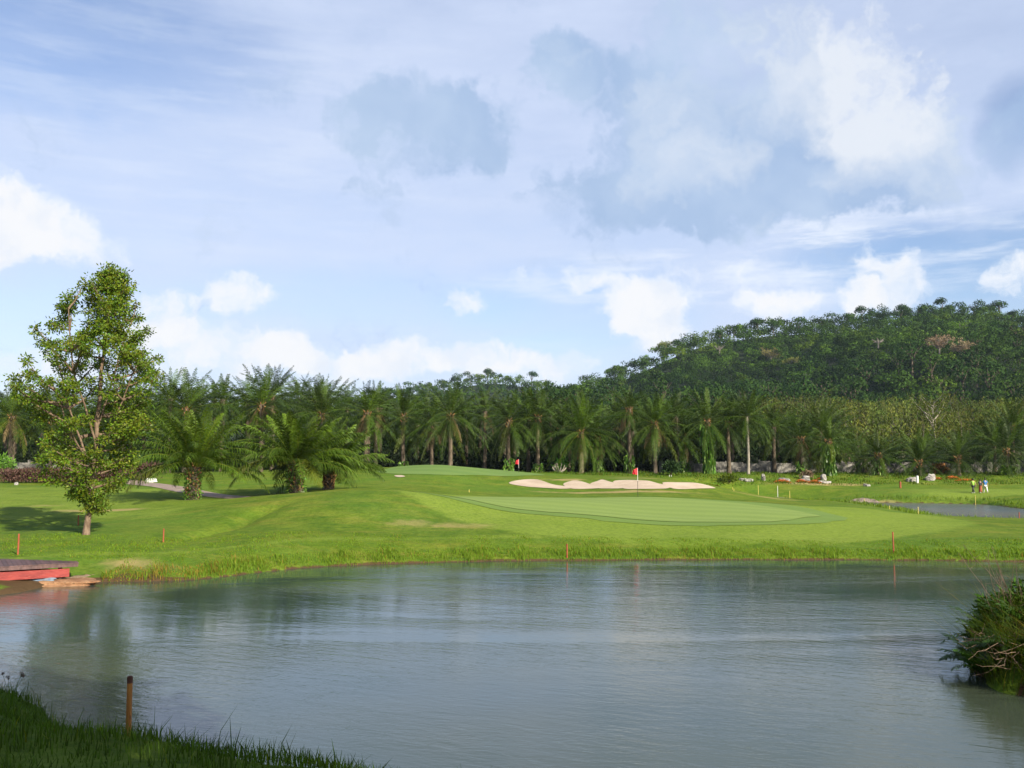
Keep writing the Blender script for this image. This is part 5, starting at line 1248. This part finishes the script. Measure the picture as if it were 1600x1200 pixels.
def person(px, Y, face, step, arm, top, legs, label, skirt=False, hat=None, shoe='white', h_=1.66):
    x, y = XY(px, Y, 765); r = empty('person', (x, y, h1(x, y)), face, h_ / 1.7); tag(r, label, 'person', 'golfers walking away across the lawn')
    # +y is forward; step swings the legs, arm swings the arms
    J = {'pel': ((0, 0, .93), (.15, .11)), 'wai': ((0, .01, 1.08), (.125, .095)), 'che': ((0, .0, 1.28), (.165, .11)), 'nec': ((0, .01, 1.47), .06), 'hd0': ((0, .03, 1.56), .075), 'hd1': ((0, .03, 1.66), (.078, .09))}
    E = [('pel', 'wai'), ('wai', 'che'), ('che', 'nec'), ('nec', 'hd0'), ('hd0', 'hd1')]
    for s_, n_s in ((-1, 'l'), (1, 'r')):
        st_ = step * s_; ar = -arm * s_
        J['hip' + n_s] = ((s_ * .09, 0, .88), .095); J['kne' + n_s] = ((s_ * .10, st_ * .16 + .03, .48), .062); J['ank' + n_s] = ((s_ * .10, st_ * .30 - (.06 if st_ < 0 else 0), .09 + (.05 if st_ < 0 else 0)), .042); J['toe' + n_s] = ((s_ * .115, st_ * .30 + .16 - (.06 if st_ < 0 else 0), .035 + (.01 if st_ < 0 else 0)), .035)
        J['sho' + n_s] = ((s_ * .18, 0, 1.41), .062); J['elb' + n_s] = ((s_ * .235, ar * .10 - .03, 1.14), .042); J['wri' + n_s] = ((s_ * .245, ar * .22 + .06, .90), .028); J['pal' + n_s] = ((s_ * .245, ar * .24 + .08, .83), (.022, .035))
        E += [('pel', 'hip' + n_s), ('hip' + n_s, 'kne' + n_s), ('kne' + n_s, 'ank' + n_s), ('ank' + n_s, 'toe' + n_s), ('che', 'sho' + n_s), ('sho' + n_s, 'elb' + n_s), ('elb' + n_s, 'wri' + n_s), ('wri' + n_s, 'pal' + n_s)]
        px_, py_, pz_ = J['pal' + n_s][0]
        for q_ in range(4):
            a_, b__ = 'f%d%s' % (q_, n_s), 'g%d%s' % (q_, n_s); o_y = (q_ - 1.5) * .019; ln = (.07, .082, .078, .062)[q_]
            J[a_] = ((px_ - s_ * .004, py_ + o_y, pz_ - ln * .55), .0095); J[b__] = ((px_ - s_ * .02, py_ + o_y + .004, pz_ - ln), .008); E += [('pal' + n_s, a_), (a_, b__)]
        J['t' + n_s] = ((px_ - s_ * .012, py_ + .045, pz_ + .0), .0105); J['u' + n_s] = ((px_ - s_ * .02, py_ + .06, pz_ - .035), .009); E += [('pal' + n_s, 't' + n_s), ('t' + n_s, 'u' + n_s)]
    def grow(nm, keys, mat, k=1.0, add=0.0, extra=None, edges=None):
        ks = [q_ for q_ in keys]; P_ = []
        for q_ in ks:
            p_, r_ = (extra or {}).get(q_, J.get(q_)); r_ = tuple(v_ * k + add for v_ in r_) if isinstance(r_, tuple) else r_ * k + add; P_.append((p_, r_))
        ed = [(ks.index(a_), ks.index(b__)) for a_, b__ in (edges or E) if a_ in ks and b__ in ks]
        return link(nm, skin_mesh(nm, P_, ed, M[mat]), r)
    body = grow('body', list(J), 'skin'); body.name = 'body'
    # face: nose, eyes sunk, ears
    fm = MB(); rock(fm, (0, .125, 1.60), (.03, .04, .045), np.random.default_rng(1), 3, .02)
    for s_ in (-1, 1): rock(fm, (s_ * .082, .02, 1.60), (.02, .04, .06), np.random.default_rng(2), 3, .02)
    fm.build('nose_and_ears', M['skin'], r, True)
    hm_ = MB(); rock(hm_, (0, .015, 1.655), (.19, .215, .19), np.random.default_rng(3), 8, .015); hm_.build('hair', M['hair'], r, True)
    if hat: hm_ = MB(); rock(hm_, (0, .02, 1.70), (.205, .235, .13), np.random.default_rng(5), 8, .01); box(hm_, (0, .15, 1.68), (.16, .13, .015)); hm_.build('cap', M[hat], r, True)
    grow('shirt', ['wai', 'che', 'pel', 'nec', 'shol', 'shor', 'elbl', 'elbr'], top, 1.12, .012, {'pel': ((0, 0, .95), (.15, .115)), 'nec': ((0, .005, 1.45), (.085, .075)), 'elbl': ((-.222, J['elbl'][0][1] * .8, 1.2), .045), 'elbr': ((.222, J['elbr'][0][1] * .8, 1.2), .045)})
    if skirt: 
        m = MB(); tube(m, [(0, 0, .98), (0, 0, .8), (0, .02, .4), (0, .03, .14)], [.155, .185, .20, .22], 16); m.build('long_skirt', M[legs], r, True)
    else: grow('trousers', ['pel', 'hipl', 'hipr', 'knel', 'kner', 'ankl', 'ankr'], legs, 1.08, .016)
    for n_s in 'lr': t_ = J['toe' + n_s][0]; a_ = J['ank' + n_s][0]; m = MB(); rock(m, ((t_[0] + a_[0]) / 2, (t_[1] + a_[1]) / 2 + .02, .05 + (a_[2] - .09)), (.10, .28, .10), np.random.default_rng(6), 5, .02); m.build('shoe', M[shoe], r, True)
    return r
person(1520.8, 105, R(8), 1.0, 1.0, 'lime', 'black', 'left golfer seen from behind in lime green shirt and black trousers', hat='black')
person(1532, 105, R(-3), .3, .5, 'dark', 'rust_cloth', 'middle golfer seen from behind in dark top and long rust red skirt', skirt=True, h_=1.58)
person(1540, 105.3, R(-8), -1.0, .9, 'blue', 'white', 'right golfer seen from behind in blue top and white trousers', h_=1.64)

# ------------------------------------------------------------------ haze
HAZE_DENSITY = .00005
m = bpy.data.materials.new('haze'); m.use_nodes = True; t = m.node_tree; t.nodes.clear()
o_ = t.nodes.new('ShaderNodeOutputMaterial'); v_ = t.nodes.new('ShaderNodeVolumePrincipled')
v_.inputs['Color'].default_value = (.62, .80, 1.0, 1); v_.inputs['Density'].default_value = HAZE_DENSITY; v_.inputs['Anisotropy'].default_value = 0
t.links.new(v_.outputs[0], o_.inputs['Volume'])
hz = MB(); box(hz, (0, 0, 0), (7400, 6900, 172)); hz = hz.build('haze', m); hz.location = (0, 400, 80); tag(hz, kind='stuff'); hz['label'] = 'thin bluish haze in the air over the whole landscape'
